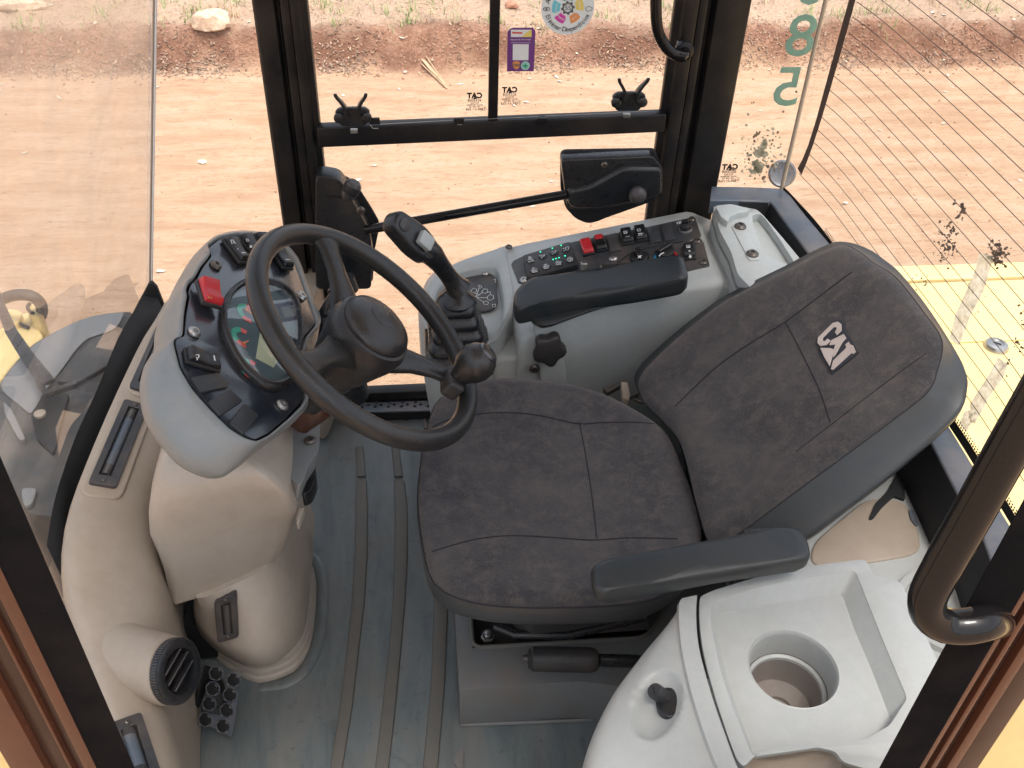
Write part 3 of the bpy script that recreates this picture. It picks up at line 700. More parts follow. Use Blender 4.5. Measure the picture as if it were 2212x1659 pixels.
# big bulge silhouette (image crop a4 coordinates)
SIL = [(1180,130),(1240,60),(1330,-10),(1480,-40),(1640,-20),(1760,40),(1850,150),(1900,300),(1950,440),(1990,520),(1930,620),(1900,700),(1900,850),(1925,1010),(1880,1080),(1780,1180),(1620,1300),(1500,1400),(1410,1455),(1330,1445),(1180,1370),(1040,1220),(950,1080),(915,960),(905,840),(925,740),(985,660),(1000,580),(1010,460),(1060,360),(1120,230)]
SIL3 = [(1400,1380) if False else p for p in SIL]
ring_b = cat([W('a4', x, y, dplane(.045)) for x, y in SIL], NP, True)
ring_b = align(ring_a, ring_b); cb = sum(ring_b, Vector())/NP
def sh(ps, c, s, off): return [c+(p-c)*s-nD*off for p in ps]
def lerpr(A, B, t, off=0): return [a.lerp(b, t)+nD*off for a, b in zip(A, B)]
hrings = [grow(ring_a, cf, -.004, -.004), grow(ring_a, cf, -.002, .002), grow(ring_a, cf, .001, .0025), lerpr(ring_a, ring_b, .22, .004), lerpr(ring_a, ring_b, .6, .008), lerpr(ring_a, ring_b, .88, .006), ring_b,
          sh(ring_b, cb, .985, .015), sh(ring_b, cb, .93, .035), sh(ring_b, cb, .82, .06), sh(ring_b, cb, .6, .085)]
loft('housing', hrings, MT['midgrey'], dash, cap0=False, sharp=0)
# gauge cluster
GL = [(560,560),(600,490),(680,430),(745,412),(850,410),(960,440),(1040,500),(1090,600),(1110,720),(1105,860),(1060,1030),(1050,1110),(1010,1165),(930,1195),(850,1180),(740,1100),(650,1000),(580,870),(545,760),(540,660)]
gl_o = cat([W('c3', x, y, PD) for x, y in GL], 64, True); gc = sum(gl_o, Vector())/64
def gr(s, off): return [gc+(p-gc)*s+nD*off for p in gl_o]
gauge = loft('gauge_bezel', [gr(1.03, 0), gr(1.04, .008), gr(1.0, .0125), gr(.95, .0125), gr(.90, .006), gr(.88, .0015)], MT['black'], dash, cap0=False, cap1=False, sharp=60)
MT['dial'] = flatm('dial face', (.045, .075, .085), .3)
prism('dial_face', gr(.90, .0022), -nD*.001, MT['dial'], gauge)
Lm = bm_new(); Lm.faces.new([Lm.verts.new(p) for p in gr(.915, .0075)]); finish('lens', Lm, MT['lens'], gauge)
prism('screen', WS('c3', [(830,775),(900,800),(960,880),(975,960),(930,1030),(800,960)], (pD+nD*.0034, nD)), -nD*.001, MT['lcd'], gauge)
def arcs(cx, cy, r0, r1, a0, a1, mat, nm='dial_band'):
    c = W('c3', cx, cy, (pD+nD*.0036, nD)); Mx = frame(c, (0, 1, 0), nD); s_ = .00042; P = []
    for i in range(9): a = R_(a0+(a1-a0)*i/8); P.append(Mx @ Vector((math.cos(a)*r0*s_, math.sin(a)*r0*s_, 0)))
    for i in range(8, -1, -1): a = R_(a0+(a1-a0)*i/8); P.append(Mx @ Vector((math.cos(a)*r1*s_, math.sin(a)*r1*s_, 0)))
    prism(nm, P, -nD*.0008, mat, gauge)
for (cx, cy) in ((745,635),(705,810),(770,1045)):
    arcs(cx, cy, 24, 44, 20, 150, MT['green']); arcs(cx, cy, 24, 44, 150, 205, MT['gred']); arcs(cx, cy, 24, 44, -15, 20, MT['gred'])
for (p_, q_) in (((720,600),(775,640)), ((705,855),(745,835)), ((760,1040),(800,1050))):
    a_ = W('c3', *p_, (pD+nD*.0045, nD)); b_ = W('c3', *q_, (pD+nD*.0045, nD)); tube('needle', [a_, b_], [.0022, .0008], MT['gor'], gauge, n=6)
# rocker switch meshes
def rocker_mesh(name, mats, L=.044, Wd=.021, H=.012, led=True):
    bm = bm_new(); prof = [(-.5, .55), (-.42, 1.0), (-.1, .74), (.12, .62), (.40, .86), (.5, .45)]
    rings = []
    for sx_ in (-.5, -.42, .42, .5):
        rings.append([Vector((sx_*Wd, a*L*(1 if abs(sx_) < .45 else .97), h*H*(1 if abs(sx_) < .45 else .85))) for a, h in prof]+[Vector((sx_*Wd, .5*L, 0)), Vector((sx_*Wd, -.5*L, 0))])
    add_loft(bm, rings)
    bmesh.ops.recalc_face_normals(bm, faces=bm.faces)
    es = [e for e in bm.edges if len(e.link_faces) == 2 and e.calc_face_angle(0) > R_(25)]
    bmesh.ops.bevel(bm, geom=es, offset=.0011, segments=2, profile=.5, affect='EDGES', clamp_overlap=True)
    me = bpy.data.meshes.new(name); bm.to_mesh(me); bm.free(); me.polygons.foreach_set('use_smooth', [True]*len(me.polygons)); me.set_sharp_from_angle(angle=R_(40)); me.materials.append(mats); return me
def box_mesh(name, sx, sy, sz, mat, bev=.001):
    bm = bm_new(); add_box(bm, (0,0,sz/2), sx, sy, sz); bmesh.ops.bevel(bm, geom=bm.edges[:], offset=bev, segments=2, profile=.5, affect='EDGES', clamp_overlap=True)
    me = bpy.data.meshes.new(name); bm.to_mesh(me); bm.free(); me.polygons.foreach_set('use_smooth', [True]*len(me.polygons)); me.set_sharp_from_angle(angle=R_(40)); me.materials.append(mat); return me
def lathe_mesh(name, prof, mat, n=20):
    bm = bm_new(); add_lathe(bm, Matrix.Identity(4), prof, n); bmesh.ops.recalc_face_normals(bm, faces=bm.faces); me = bpy.data.meshes.new(name); bm.to_mesh(me); bm.free()
    me.polygons.foreach_set('use_smooth', [True]*len(me.polygons)); me.set_sharp_from_angle(angle=R_(35)); me.materials.append(mat); return me
RK = rocker_mesh('rocker', MT['black']); RR = rocker_mesh('rocker_red', MT['red']); BAR = box_mesh('bar', .009, .0018, .0006, MT['print'], .0002)
SCR = lathe_mesh('screw', [(.008,0),(.008,.002),(.0055,.0045),(.0028,.0047),(.0026,.0028),(.0001,.0028)], MT['screw'], 18)
SCRD = lathe_mesh('screw_dark', [(.008,0),(.008,.002),(.0055,.0045),(.0028,.0047),(.0026,.0028),(.0001,.0028)], MT['bronze'], 18)
COLLAR = box_mesh('switch_collar', .025, .048, .006, MT['blackm'], .002)
def dirvec(k, a, b, pl): return (W(k, *b, pl)-W(k, *a, pl)).normalized()
def put_rocker(k, c, a, b, pl, parent, scale=1.0, mesh=None, led=True, sy=1.0, name='rocker_switch', lift=0):
    """a->b : crop points giving the long direction (b = led end)"""
    n = Vector(pl[1]); up_ = dirvec(k, a, b, pl); o = W(k, *c, pl)+n*lift; Mx = frame(o, up_.cross(n), n) @ Matrix.Diagonal((scale, scale*sy, scale, 1))
    s = inst(name, COLLAR, parent, Mx)
    m2 = Mx @ Matrix.Translation((0, 0, .004)) 
    r = bpy.data.objects.new('rocker', mesh or RK); link(r, s); r.matrix_local = Matrix.Translation((0, 0, .004))
    if led: q = bpy.data.objects.new('indicator_bar', BAR); link(q, s); q.matrix_local = Matrix.Translation((0, .0115, .0125)) @ Matrix.Rotation(R_(12), 4, 'X')
    return s
def blank(k, pts, pl, parent, th=.004, name='blanking_plug', mat=None):
    n = Vector(pl[1]); prism(name, rnd([p+n*th for p in WS(k, pts, pl)], .002, 2), -n*(th+.002), mat or MT['swplate'], parent, bevel=.0008, seg=2)
PDf = (pD+nD*.002, nD)
put_rocker('c3', (645,190), (590,100), (700,250), PDf, dash, 1.0, name='light_switch')
put_rocker('c3', (755,160), (700,90), (800,210), PDf, dash, 1.0, name='beacon_switch')
put_rocker('c3', (860,150), (820,90), (900,200), PDf, dash, 1.0, name='lamp_switch')
put_rocker('c3', (975,240), (930,170), (1010,300), PDf, dash, 1.0, name='fan_switch')
put_rocker('c3', (425,530), (400,440), (450,610), PDf, dash, 1.30, mesh=RR, led=False, name='hazard_switch', sy=.72, lift=.006)
put_rocker('c3', (395,990), (300,960), (500,1020), PDf, dash, 1.05, name='lock_switch')
blank('c3', [(318,1115),(515,1078),(595,1180),(390,1222)], PDf, dash)
blank('c3', [(440,1292),(598,1198),(692,1285),(530,1392)], PDf, dash)
blank('c3', [(600,1445),(705,1305),(812,1390),(700,1528)], PDf, dash)
for (x, y, m_) in ((502,285,SCRD),(1130,510,SCR),(345,775,SCR),(990,1308,SCR)):
    inst('screw', m_, dash, frame(W('c3', x, y, PDf)+nD*0, (0,1,0), nD) @ Matrix.Scale(1.15, 4))
# triangle on the hazard switch, symbols on others
def symlines(segs, k, pl, lift, r, parent, mat, name='symbol'):
    bm = bm_new(); n = Vector(pl[1])
    for s in segs: add_tube(bm, [W(k, *p, (Vector(pl[0])+n*lift, n)) for p in s], r, 4)
    return finish(name, bm, mat, parent)
symlines([[(452,520),(462,490),(476,524),(452,520)]], 'c3', PDf, .022, .0006, dash, MT['orange'], 'warning_triangle')
symlines([[(360,940),(375,935),(385,950),(372,965),(362,955)],[(372,965),(368,975)],[(378,948),(386,938)]], 'c3', PDf, .018, .0006, dash, MT['print'])
symlines([[(616,98),(632,98),(640,116),(624,124),(616,98)],[(640,108),(650,124)],[(664,158),(670,166)]], 'c3', PDf, .018, .0006, dash, MT['print'])
symlines([[(728,92),(742,90),(750,104),(734,108),(728,92)],[(752,140),(772,152)],[(760,136),(764,156)],[(772,138),(752,154)]], 'c3', PDf, .018, .0006, dash, MT['print'])
# column shroud under the dash
shroud = thing('column_shroud', W('D', 640, 1000, ('z', .45)), 'grey angular steering column shroud with screw beneath the dashboard', 'shroud')
s_top = [(540,990),(600,930),(650,905),(692,897),(690,972),(668,1000),(650,1052),(630,1035),(590,1005)]
prism('shell', rnd(WS('D', s_top, ('z', .50)), .02, 4), (-.01,.01,-.05), MT['midgrey'], shroud, bevel=.008, seg=4)
inst('screw', SCRD, shroud, frame(W('a4', 1930,1250, ('z', .502)), (1,0,0), (0,0,1)) @ Matrix.Scale(1.2, 4))
igp = W('D', 684, 872, ('z', .56)); tube('ignition_barrel', [igp-nD*.05, igp+nD*.0, igp+nD*.012], [.022,.030,.026], MT['smoke'], shroud, n=24)
tube('ignition_ring', [igp+nD*.012, igp+nD*.016], [.013,.012], MT['bronze'], shroud, n=20)
# stalk
st = thing('indicator_stalk', W('D', 720, 700, ('z', .64)), 'black ribbed stalk lever on the steering column beside the upper spoke', 'stalk lever')
s0 = W('D', 690, 760, ('z', .60)); s1 = W('D', 703, 680, ('z', .63)); s2 = W('D', 735, 615, ('z', .66))
tube('stem', [s0, s1], .007, MT['black'], st, n=12)
tube('grip', [s1.lerp(s0,.1), s1, s1.lerp(s2,.3), s1.lerp(s2,.62)], [.010,.0135,.0125,.010], MT['black'], st, n=16)
tube('switch_end', [s1.lerp(s2,.62), s1.lerp(s2,.65), s2], [.011,.0145,.012], MT['vent'], st, n=14)
tube('column_arm', [W('D', 760, 850, ('z', .50)), W('D', 735, 790, ('z', .58)), W('D', 770, 740, ('z', .64))], [.03,.035,.03], MT['black'], st, n=16)
# adjuster pedal on the column
adj = prism('tilt_release', rnd(WS('D', [(655,1040),(668,1000),(680,992),(683,1030),(672,1060),(650,1070)], ('z', .42)), .01, 3), (0,0,-.03), MT['black'], None, bevel=.005)
tag(adj, 'small black column tilt release lever under the grey shroud', 'release lever')

# ================================================================== COLUMN COVER (beige)
cov = thing('column_cover', (-.32, 1.2, 0), 'beige plastic steering column cover with ribbed foot', 'column cover')
def sup(cx, cy, hx, hy, z, e=3.0, n=48, rot=0):
    out = []
    for i in range(n):
        a = 2*math.pi*i/n; c, s = math.cos(a), math.sin(a)
        x = hx*math.copysign(abs(c)**(2/e), c); y = hy*math.copysign(abs(s)**(2/e), s)
        out.append(Vector((cx+x*math.cos(rot)-y*math.sin(rot), cy+x*math.sin(rot)+y*math.cos(rot), z)))
    return out
foot = WS('b3', [(1150,740),(1200,840),(1300,950),(1400,1020),(1520,1075),(1640,1055),(1760,995),(1840,860),(1872,600),(1862,420),(1780,330)], ('z', .0))+[Vector((-.26,1.42,0)), Vector((-.36,1.46,0)), Vector((-.45,1.38,0))]
foot = cat(foot, 48, True); cfo = sum(foot, Vector())/48
def mid(ring, s, z, dx=0, dy=0):
    return [Vector((cfo.x+(p.x-cfo.x)*s+dx, cfo.y+(p.y-cfo.y)*s+dy, z)) for p in ring]
fr = [foot]
zz = .004
for k in range(3):
    fr += [mid(foot, 1-.018*k, .012+.016*k), mid(foot, .995-.018*k, .0135+.016*k), mid(foot, .985-.018*k, .0155+.016*k), mid(foot, .986-.018*k, .022+.016*k)]
def shring(L, Rr, near, z, far=.22, m_=48):
    l = W('b3', *L, ('z', z)); r = W('b3', *Rr, ('z', z)); nr = [W('b3', *p, ('z', z)) for p in near]
    return cat([l+Vector((.01, far, 0)), l+Vector((-.004, .10, 0)), l]+nr+[r, r+Vector((0, .12, 0)), r+Vector((-.02, far, 0))], m_, True)
fr += [align(foot, shring((1150,690), (1835,540), [(1195,800),(1290,890),(1400,950),(1520,985),(1640,955),(1750,850),(1815,700)], .085)),
       align(foot, shring((1146,640), (1775,410), [(1190,735),(1285,810),(1400,855),(1530,865),(1650,790),(1740,610)], .15)),
       align(foot, shring((1150,575), (1715,290), [(1188,640),(1285,655),(1420,660),(1550,620),(1650,500)], .205)),
       align(foot, shring((1160,545), (1670,240), [(1195,572),(1290,535),(1420,475),(1540,415),(1620,340)], .25))]
footo = loft('foot', fr, MT['beige'], cov, sharp=50, cap0=False)
# upper shell: level rings traced
def shring(L, Rr, near, z, far=.22):
    l = W('b3', *L, ('z', z)); r = W('b3', *Rr, ('z', z)); nr = [W('b3', *p, ('z', z)) for p in near]
    return cat([l+Vector((.01, far, 0)), l+Vector((-.004, .10, 0)), l]+nr+[r, r+Vector((0, .12, 0)), r+Vector((-.02, far, 0))], 48, True)
sr = [shring((1010,590),(1640,330),[(1100,592),(1250,545),(1450,450),(1560,395)], .24),
      shring((985,470),(1700,240),[(1090,480),(1250,430),(1450,360),(1600,300)], .29),
      shring((940,320),(1735,140),[(1090,350),(1250,320),(1450,260),(1620,200)], .35),
      shring((890,200),(1755,60),[(1050,225),(1250,190),(1450,140),(1640,95)], .41),
      shring((885,100),(1745,20),[(1050,110),(1250,80),(1450,45),(1640,20)], .46),
      shring((900,-20),(1700,-60),[(1050,10),(1250,-25),(1450,-50),(1620,-60)], .505),
      shring((940,-130),(1600,-150),[(1060,-100),(1250,-120),(1400,-130),(1520,-140)], .54),
      shring((1000,-260),(1480,-250),[(1100,-230),(1220,-230),(1320,-230),(1420,-240)], .56)]
loft('shell', sr, MT['beige'], cov, sharp=0, cap0=False)
tabp = WS('b3', [(1765,35),(1803,38),(1770,130),(1755,130)], ('z', .40)); prism('clip_tab', tabp, (0,.004,-.02), MT['beige'], cov, bevel=.002)
def strip_vent(k, corners, inner, pl, parent, name='air_vent', ribs=True, th=.006):
    n = Vector(pl[1]) if not isinstance(pl[0], str) else Vector((0, 0, 1))
    out = WS(k, corners, pl); inn = WS(k, inner, pl); bm = bm_new()
    holed(bm, rnd([p+n*th for p in out], .006, 3), [[p+n*th for p in inn]], -n*(th+.012)); v = finish(name, bm, MT['vent'], parent, bevel=.001, seg=1)
    prism('slot', [p+n*.0005 for p in inn], -n*.006, MT['dark'], v)
    a = (inn[0]+inn[1])/2; b = (inn[2]+inn[3])/2; r = (inn[0]-inn[1]).length*.40; d = b-a
    tube('roller', [a+d*.14-n*r*.25, a+d*.86-n*r*.25], r, MT['slate'] if ribs else MT['vent'], v, n=16)
    for e0 in ((.02, .16), (.84, .98)) if ribs else ((.03, .97),):
        nn = 9 if ribs else 16; rl_ = []; rd_ = []
        for i in range(nn*2):
            t = e0[0]+(e0[1]-e0[0])*i/(nn*2-1); rl_.append(a+d*t-n*r*.2); rd_.append(r*(1.06 if i % 2 else .97))
        tube('thumb_grip', rl_, rd_, MT['vent'], v, n=12)
    for c in ((out[0]+out[1])/2*.88+(inn[0]+inn[1])/2*.12, (out[2]+out[3])/2*.88+(inn[2]+inn[3])/2*.12):
        c2 = (out[0]+out[1])/2*.5+a*.5 if (c-a).length < (c-b).length else (out[2]+out[3])/2*.5+b*.5
        inst('screw', SCRD, v, frame(c2+n*(th), (1,0,0), n) @ Matrix.Scale(.5, 4))
    return v
pc0, pc1, pc2 = W('b3', 1270, 590, ('z', .24)), W('b3', 1400, 540, ('z', .245)), W('b3', 1345, 835, ('z', .11))
fbv = bvh_of(footo); pcs = [hitpt(fbv, 'b3', *q)[0] for q in ((1285,640),(1395,600),(1345,800))]
if all(pcs): pc0, pc1, pc2 = pcs
nv = (pc1-pc0).cross(pc2-pc0).normalized(); nv = nv if nv.dot(CAMLOC-pc0) > 0 else -nv
strip_vent('b3', [(1270,588),(1400,540),(1416,800),(1290,835)], [(1310,612),(1365,592),(1380,775),(1325,792)], (pc0+nv*.006, nv), cov, ribs=False, th=.004)

# ================================================================== FRONT AIR DUCT (taupe)
duct = thing('air_duct', (-.5, 1.2, .1), 'long taupe plastic air duct below the windscreen', 'air duct')
SEC = [((350,662),.40,(400,660),.37), ((333,690),.405,(400,700),.37), ((305,722),.41,(405,760),.37), ((272,785),.415,(395,850),.365), ((222,890),.42,(375,940),.36), ((180,990),.42,(350,1010),.36), ((139,1091),.42,(326,1090),.355),
       ((121,1180),.42,(332,1180),.35), ((127,1270),.40,(356,1255),.33), ((148,1350),.385,(358,1330),.32), ((175,1430),.37,(350,1400),.31), ((210,1510),.36,(352,1530),.30), ((255,1610),.355,(378,1600),.30), ((300,1700),.35,(392,1700),.30), ((345,1800),.35,(420,1800),.30)]
dr = []
for (l, zl, r, zr) in SEC:
    a = W('D', *l, ('z', zl)); b = W('D', *r, ('z', zr)); d = b-a; upv = Vector((0,0,1))
    dr.append([a+Vector((.0,0,-.40)), a+Vector((-.006,0,-.06)), a+Vector((-.002,0,-.018)), a+d*.06+upv*.002, a+d*.16+upv*.012, a+d*.5+upv*.020, a+d*.80+upv*.014, b-d*.05+upv*.0, b+Vector((.004,0,-.03)), b+Vector((.004,0,-.30))])
dobj = loft('shell', dr, MT['taupe'], duct, closed=False, sub=1)
dbm = BVHTree.FromPolygons([v.co+wbase(dobj) for v in dobj.data.vertices], [tuple(p.vertices) for p in dobj.data.polygons])
def vplane(pts, k):
    H = [hitpt(dbm, k, *p)[0] for p in pts]; n = (H[1]-H[0]).cross(H[2]-H[0]).normalized(); n = n if n.z > 0 else -n; return (sum(H, Vector())/len(H)+n*.004, n)
vc = [(770,1000),(920,1040),(720,1550),(545,1520)]
pl2 = vplane(vc[:3], 'a4')
raise2 = rnd([p for p in WS('a4', [(752,962),(975,1010),(755,1618),(488,1585)], pl2)], .02, 4)
prism('raised_panel', raise2, -pl2[1]*.02, MT['taupe'], duct, bevel=.004, seg=3)
plv = (pl2[0]+pl2[1]*.001, pl2[1])
strip_vent('a4', vc, [(795,1048),(865,1062),(690,1480),(610,1470)], plv, duct)
vc1 = [(930,620),(1010,600),(925,960),(805,920)]
pl1 = (pl2[0]+pl2[1]*.002, pl2[1]); pl1 = vplane([(950,620),(980,640),(870,930)], 'a4')
prism('raised_panel', rnd(WS('a4', [(965,505),(1060,520),(940,985),(775,940)], pl1), .02, 4), -pl1[1]*.02, MT['taupe'], duct, bevel=.004, seg=3)
strip_vent('a4', [(975,545),(1075,560),(925,962),(803,922)], [(980,590),(1030,600),(920,900),(858,890)], (pl1[0]+pl1[1]*.001, pl1[1]), duct)
vc3 = [(640,1330),(828,1262),(960,1659),(800,1720)]
pl3 = vplane([(760,1290),(828,1262),(880,1500)], 'b3')
strip_vent('b3', vc3, [(705,1375),(800,1335),(880,1600),(800,1650)], pl3, duct)
# round vent
rc = W('b3', 1062, 1005, ('z', .35)); rn = Vector((.88, -.30, .36)).normalized(); RM = frame(rc, (0,0,1), rn)
bar0 = rc-rn*.19-Vector((0.02,-.04,.0))
secs = []
for t, r_ in ((0,.085),(.3,.068),(.65,.055),(.9,.051),(.97,.050),(1,.046)):
    c = bar0.lerp(rc-rn*.012, t); secs.append([frame(c, (0,0,1), rn) @ Vector((r_*math.cos(2*math.pi*j/40), r_*math.sin(2*math.pi*j/40), 0)) for j in range(40)])
loft('vent_socket', secs, MT['taupe'], duct, sharp=0, cap0=False)
rv = lathe('round_vent', RM, [(.046,-.012),(.0465,-.002),(.046,.001),(.040,.004),(.033,.003),(.031,-.004),(.030,-.02)], MT['black'], duct, n=64)
bm = bm_new()
for j in range(72):
    a = 2*math.pi*j/72; add_box(bm, RM @ Vector((.0468*math.cos(a), .0468*math.sin(a), -.006)), .0018, .0022, .011, (RM.to_3x3() @ Matrix.Rotation(a, 3, 'Z')))
finish('knurling', bm, MT['vent'], rv)
for h_ in (-.013, .004, .019):
    w_ = math.sqrt(.030**2-h_**2); add = bm_new(); add_box(add, RM @ Vector((h_, 0, -.004)), .0022, w_*2, .016, RM.to_3x3() @ Matrix.Rotation(R_(20), 3, 'Y')); finish('louvre', add, MT['vent'], rv, bevel=.0006, seg=1)
lathe('vent_throat', RM, [(.030,-.03),(.030,-.019)], MT['dark'], rv, n=32)
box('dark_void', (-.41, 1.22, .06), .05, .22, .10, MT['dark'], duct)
# ================================================================== PEDAL
ped2 = thing('brake_pedal', W('b3', 1300, 1200, ('z', .02)), 'black steel pedal with eight raised grip holes', 'pedal')
p_a, p_b, p_c, p_d = W('b3', 1215, 968, ('z', .13)), W('b3', 1432, 1012, ('z', .13)), W('b3', 1368, 1405, ('z', .045)), W('b3', 1132, 1322, ('z', .045))
n_p = (p_b-p_a).cross(p_d-p_a).normalized(); n_p = n_p if n_p.z > 0 else -n_p; PP = (p_a, n_p)
HC = [(1282,1018),(1385,1058),(1262,1110),(1365,1145),(1240,1198),(1345,1238),(1217,1292),(1323,1330)]
out_ = WS('b3', [(1215,965),(1435,1010),(1410,1150),(1375,1400),(1340,1380),(1250,1335),(1130,1320)], PP); holes = []
for x, y in HC:
    Mx = frame(W('b3', x, y, PP), (1,0,0), n_p); holes.append([Mx @ Vector((.0115*math.cos(-a*2*math.pi/12), .0115*math.sin(-a*2*math.pi/12), 0)) for a in range(12)])
bm = bm_new(); holed(bm, rnd(out_, .006, 3), holes, -n_p*.004); tread = finish('tread', bm, MT['slate'], ped2, sharp=30)
bmr_ = bm_new(); add_tube(bmr_, [Vector((.0122*math.cos(a), .0122*math.sin(a), .0005)) for a in np.linspace(0, 2*math.pi, 24, endpoint=False)], .0012, 6, closed=True)
HR = bpy.data.meshes.new('grip_ring'); bmr_.to_mesh(HR); bmr_.free(); HR.polygons.foreach_set('use_smooth', [True]*len(HR.polygons)); HR.materials.append(MT['slate'])
bmh = bm_new(); 
for x, y in HC:
    lathe('hole_shade_disc', frame(W('b3', x, y, PP), (1,0,0), n_p), [(.0112,-.003),(.0112,.0006),(.0108,.0008)], MT['dark'], ped2, n=16)  # black disc on the tread paints the dark of each hole
    g = inst('grip_ring', HR, ped2, frame(W('b3', x, y, PP), (1,0,0), n_p))
    Mx = frame(W('b3', x, y, PP), (1,0,0), n_p)
    for a in range(4):
        c = Mx @ Vector((.0108*math.cos(a*math.pi/2+.7), .0108*math.sin(a*math.pi/2+.7), .0045)); add_box(bmh, c, .005, .0016, .002, Mx.to_3x3() @ Matrix.Rotation(a*math.pi/2+.7+math.pi/2, 3, 'Z'))
finish('tooth', bmh, MT['screw'], ped2)
prism('skirt', [p_d, p_d.lerp(p_a, 1.0), p_a-n_p*.035+Vector((-.004,0,-.03)), p_d-n_p*.03+Vector((-.012,-.004,-.012))], (-.002,0,-.001), MT['dark'], ped2)
tube('arm', [(p_a+p_c)/2-n_p*.01, (p_a+p_c)/2+Vector((-.03,.10,-.09))], .012, MT['dark'], ped2)

# ================================================================== SIDE CONSOLE (far right)
con = thing('side_console', (.35, 1.6, 0), 'long light grey side console with switch panels beside the seat', 'side console')
nC = Vector((-.196, 0, .981)).normalized(); pC = Vector((.229, 1.79, .468)); PC = (pC, nC); eC = Vector((.981, 0, .196)).normalized()
topC = WS('D', [(1102,552),(1180,524),(1280,496),(1380,470),(1470,452),(1530,443)], PC)
endF = topC[-1]
nearC = WS('D', [(1549,612),(1480,640),(1380,665),(1280,690),(1180,705),(1112,700)], PC)
# body as strips of cross sections along X
def csec(x, yf, yn, ytz, bott=0.0, round_=.02, inn=.0):
    z = ytz; r = round_
    return [Vector((x, yf+.012, bott)), Vector((x, yf+.006, z-.06)), Vector((x, yf, z-r*.5)), Vector((x, yf-r*.5, z)), Vector((x, yf-.05, z+.0)), Vector((x, (yf+yn)/2, z-inn)), Vector((x, yn+.03, z)), Vector((x, yn+r*.5, z)), Vector((x, yn, z-r*.6)), Vector((x, yn+.004, z-.10)), Vector((x, yn+.025, bott+.1)), Vector((x, yn+.03, bott))]
def zc(x): return pC.z+(x-pC.x)*.2
bx = []
nearY = lambda x: W('D', 1549, 612, PC).y
for x, dz_, yn_ in ((.20,.014,1.47), (.21,.002,1.47), (.25,0,1.475), (.35,0,1.49), (.48,0,1.505), (.575,0,1.51), (.592,.0005,1.51), (.606,.006,1.512), (.648,.034,1.50), (.656,.048,1.50), (.658,.10,1.50)):
    bx.append(csec(x, 1.79, yn_, zc(x)-dz_, inn=0))
loft('body', bx, MT['grey'], con, sharp=50)
box('inner_corner', (.185, 1.60, .20), .06, .24, .40, MT['grey'], con, bevel=.01)
# joystick pod
def podring(z, s=0, pts=None): return cat([W('b1', x, y, ('z', z)) for x, y in pts], 56, True)
P0 = [(1190,200),(1060,235),(900,285),(790,335),(690,385),(630,500),(612,640),(640,740),(720,820),(820,880),(930,880),(1040,850),(1130,790),(1180,700),(1230,640),(1260,520),(1230,330)]
P1 = [(1190,210),(1060,245),(900,300),(800,350),(712,410),(668,510),(655,630),(680,720),(750,790),(840,845),(930,850),(1020,820),(1090,765),(1140,680),(1180,600),(1200,500),(1190,330)]
rim0 = podring(.455, 0, P1); outp = cat([W('b1', x, y, ('z', .43)) for x, y in P0], 56, True)
outp = align(rim0, outp); cpd = sum(outp, Vector())/56
REC = cat(WS('b1', [(1060,330),(930,350),(830,385),(760,440),(718,520),(700,640),(705,740),(760,810),(860,850),(960,840),(1050,800),(1105,730),(1135,640),(1142,540),(1125,420),(1105,350)], ('z', .452)), 56, True)
REC = align(rim0, REC); crec = sum(REC, Vector())/56
def low(s, z, dx=0, dy=0): return [Vector((cpd.x+(p.x-cpd.x)*s+dx, cpd.y+(p.y-cpd.y)*s+dy, z)) for p in outp]
pr = [[crec+(p-crec)*.95-Vector((0,0,.025)) for p in REC], [p-Vector((0,0,.006)) for p in REC], [crec+(p-crec)*1.01 for p in REC], [p+Vector((0,0,.003)) for p in rim0], lerpr(rim0, outp, .5, 0), outp, low(1.0, .40), low(.99, .34), low(.95, .24, .004, .01), low(.90, .12, .01, .02), low(.88, 0, .015, .03)]
loft('joystick_pod', pr, MT['grey'], con, cap0=False, sharp=0)
prism('recess_plate', [crec+(p-crec)*.96-Vector((0,0,.024)) for p in REC], (0,0,-.004), MT['grey'], con)
prism('diagram_plate', rnd(WS('b1', [(855,388),(1045,358),(1095,400),(1108,560),(1075,600),(760,640),(740,500)], ('z', .436)), .008, 3), (0,0,-.003), MT['swplate'], con, bevel=.0008)
PJ = (Vector((0,0,.4365)), Vector((0,0,1)))
dia = [[(940,480),(955,466),(972,470),(975,485),(960,494),(944,490),(940,480)],[(985,450),(1000,448),(1008,458),(996,466),(985,450)],[(1008,485),(1020,470),(1040,472),(1044,486),(1030,498),(1010,494),(1008,485)],
       [(1040,520),(1058,505),(1078,512),(1080,530),(1062,542),(1044,536),(1040,520)],[(1016,555),(1032,545),(1048,552),(1044,568),(1024,570),(1016,555)],[(970,520),(990,465)],[(975,520),(1012,490)],[(980,525),(1044,525)],[(980,530),(1020,552)],[(1040,492),(1058,488),(1062,504)],[(1072,568),(1092,566),(1094,582),(1076,584),(1072,568)],[(1080,412),(1094,410)],[(1090,410),(1092,430)],[(965,515),(985,530)],[(990,505),(960,495)]]
symlines(dia, 'b1', PJ, .0006, .0007, con, MT['print'], 'shift_diagram')
inst('screw', SCR, con, frame(W('b1', 1028, 375, PJ), (1,0,0), (0,0,1)) @ Matrix.Scale(1.0, 4))
inst('screw', SCRD, con, frame(W('b1', 1175, 212, ('z', .468)), (1,0,0), (0,0,1)))
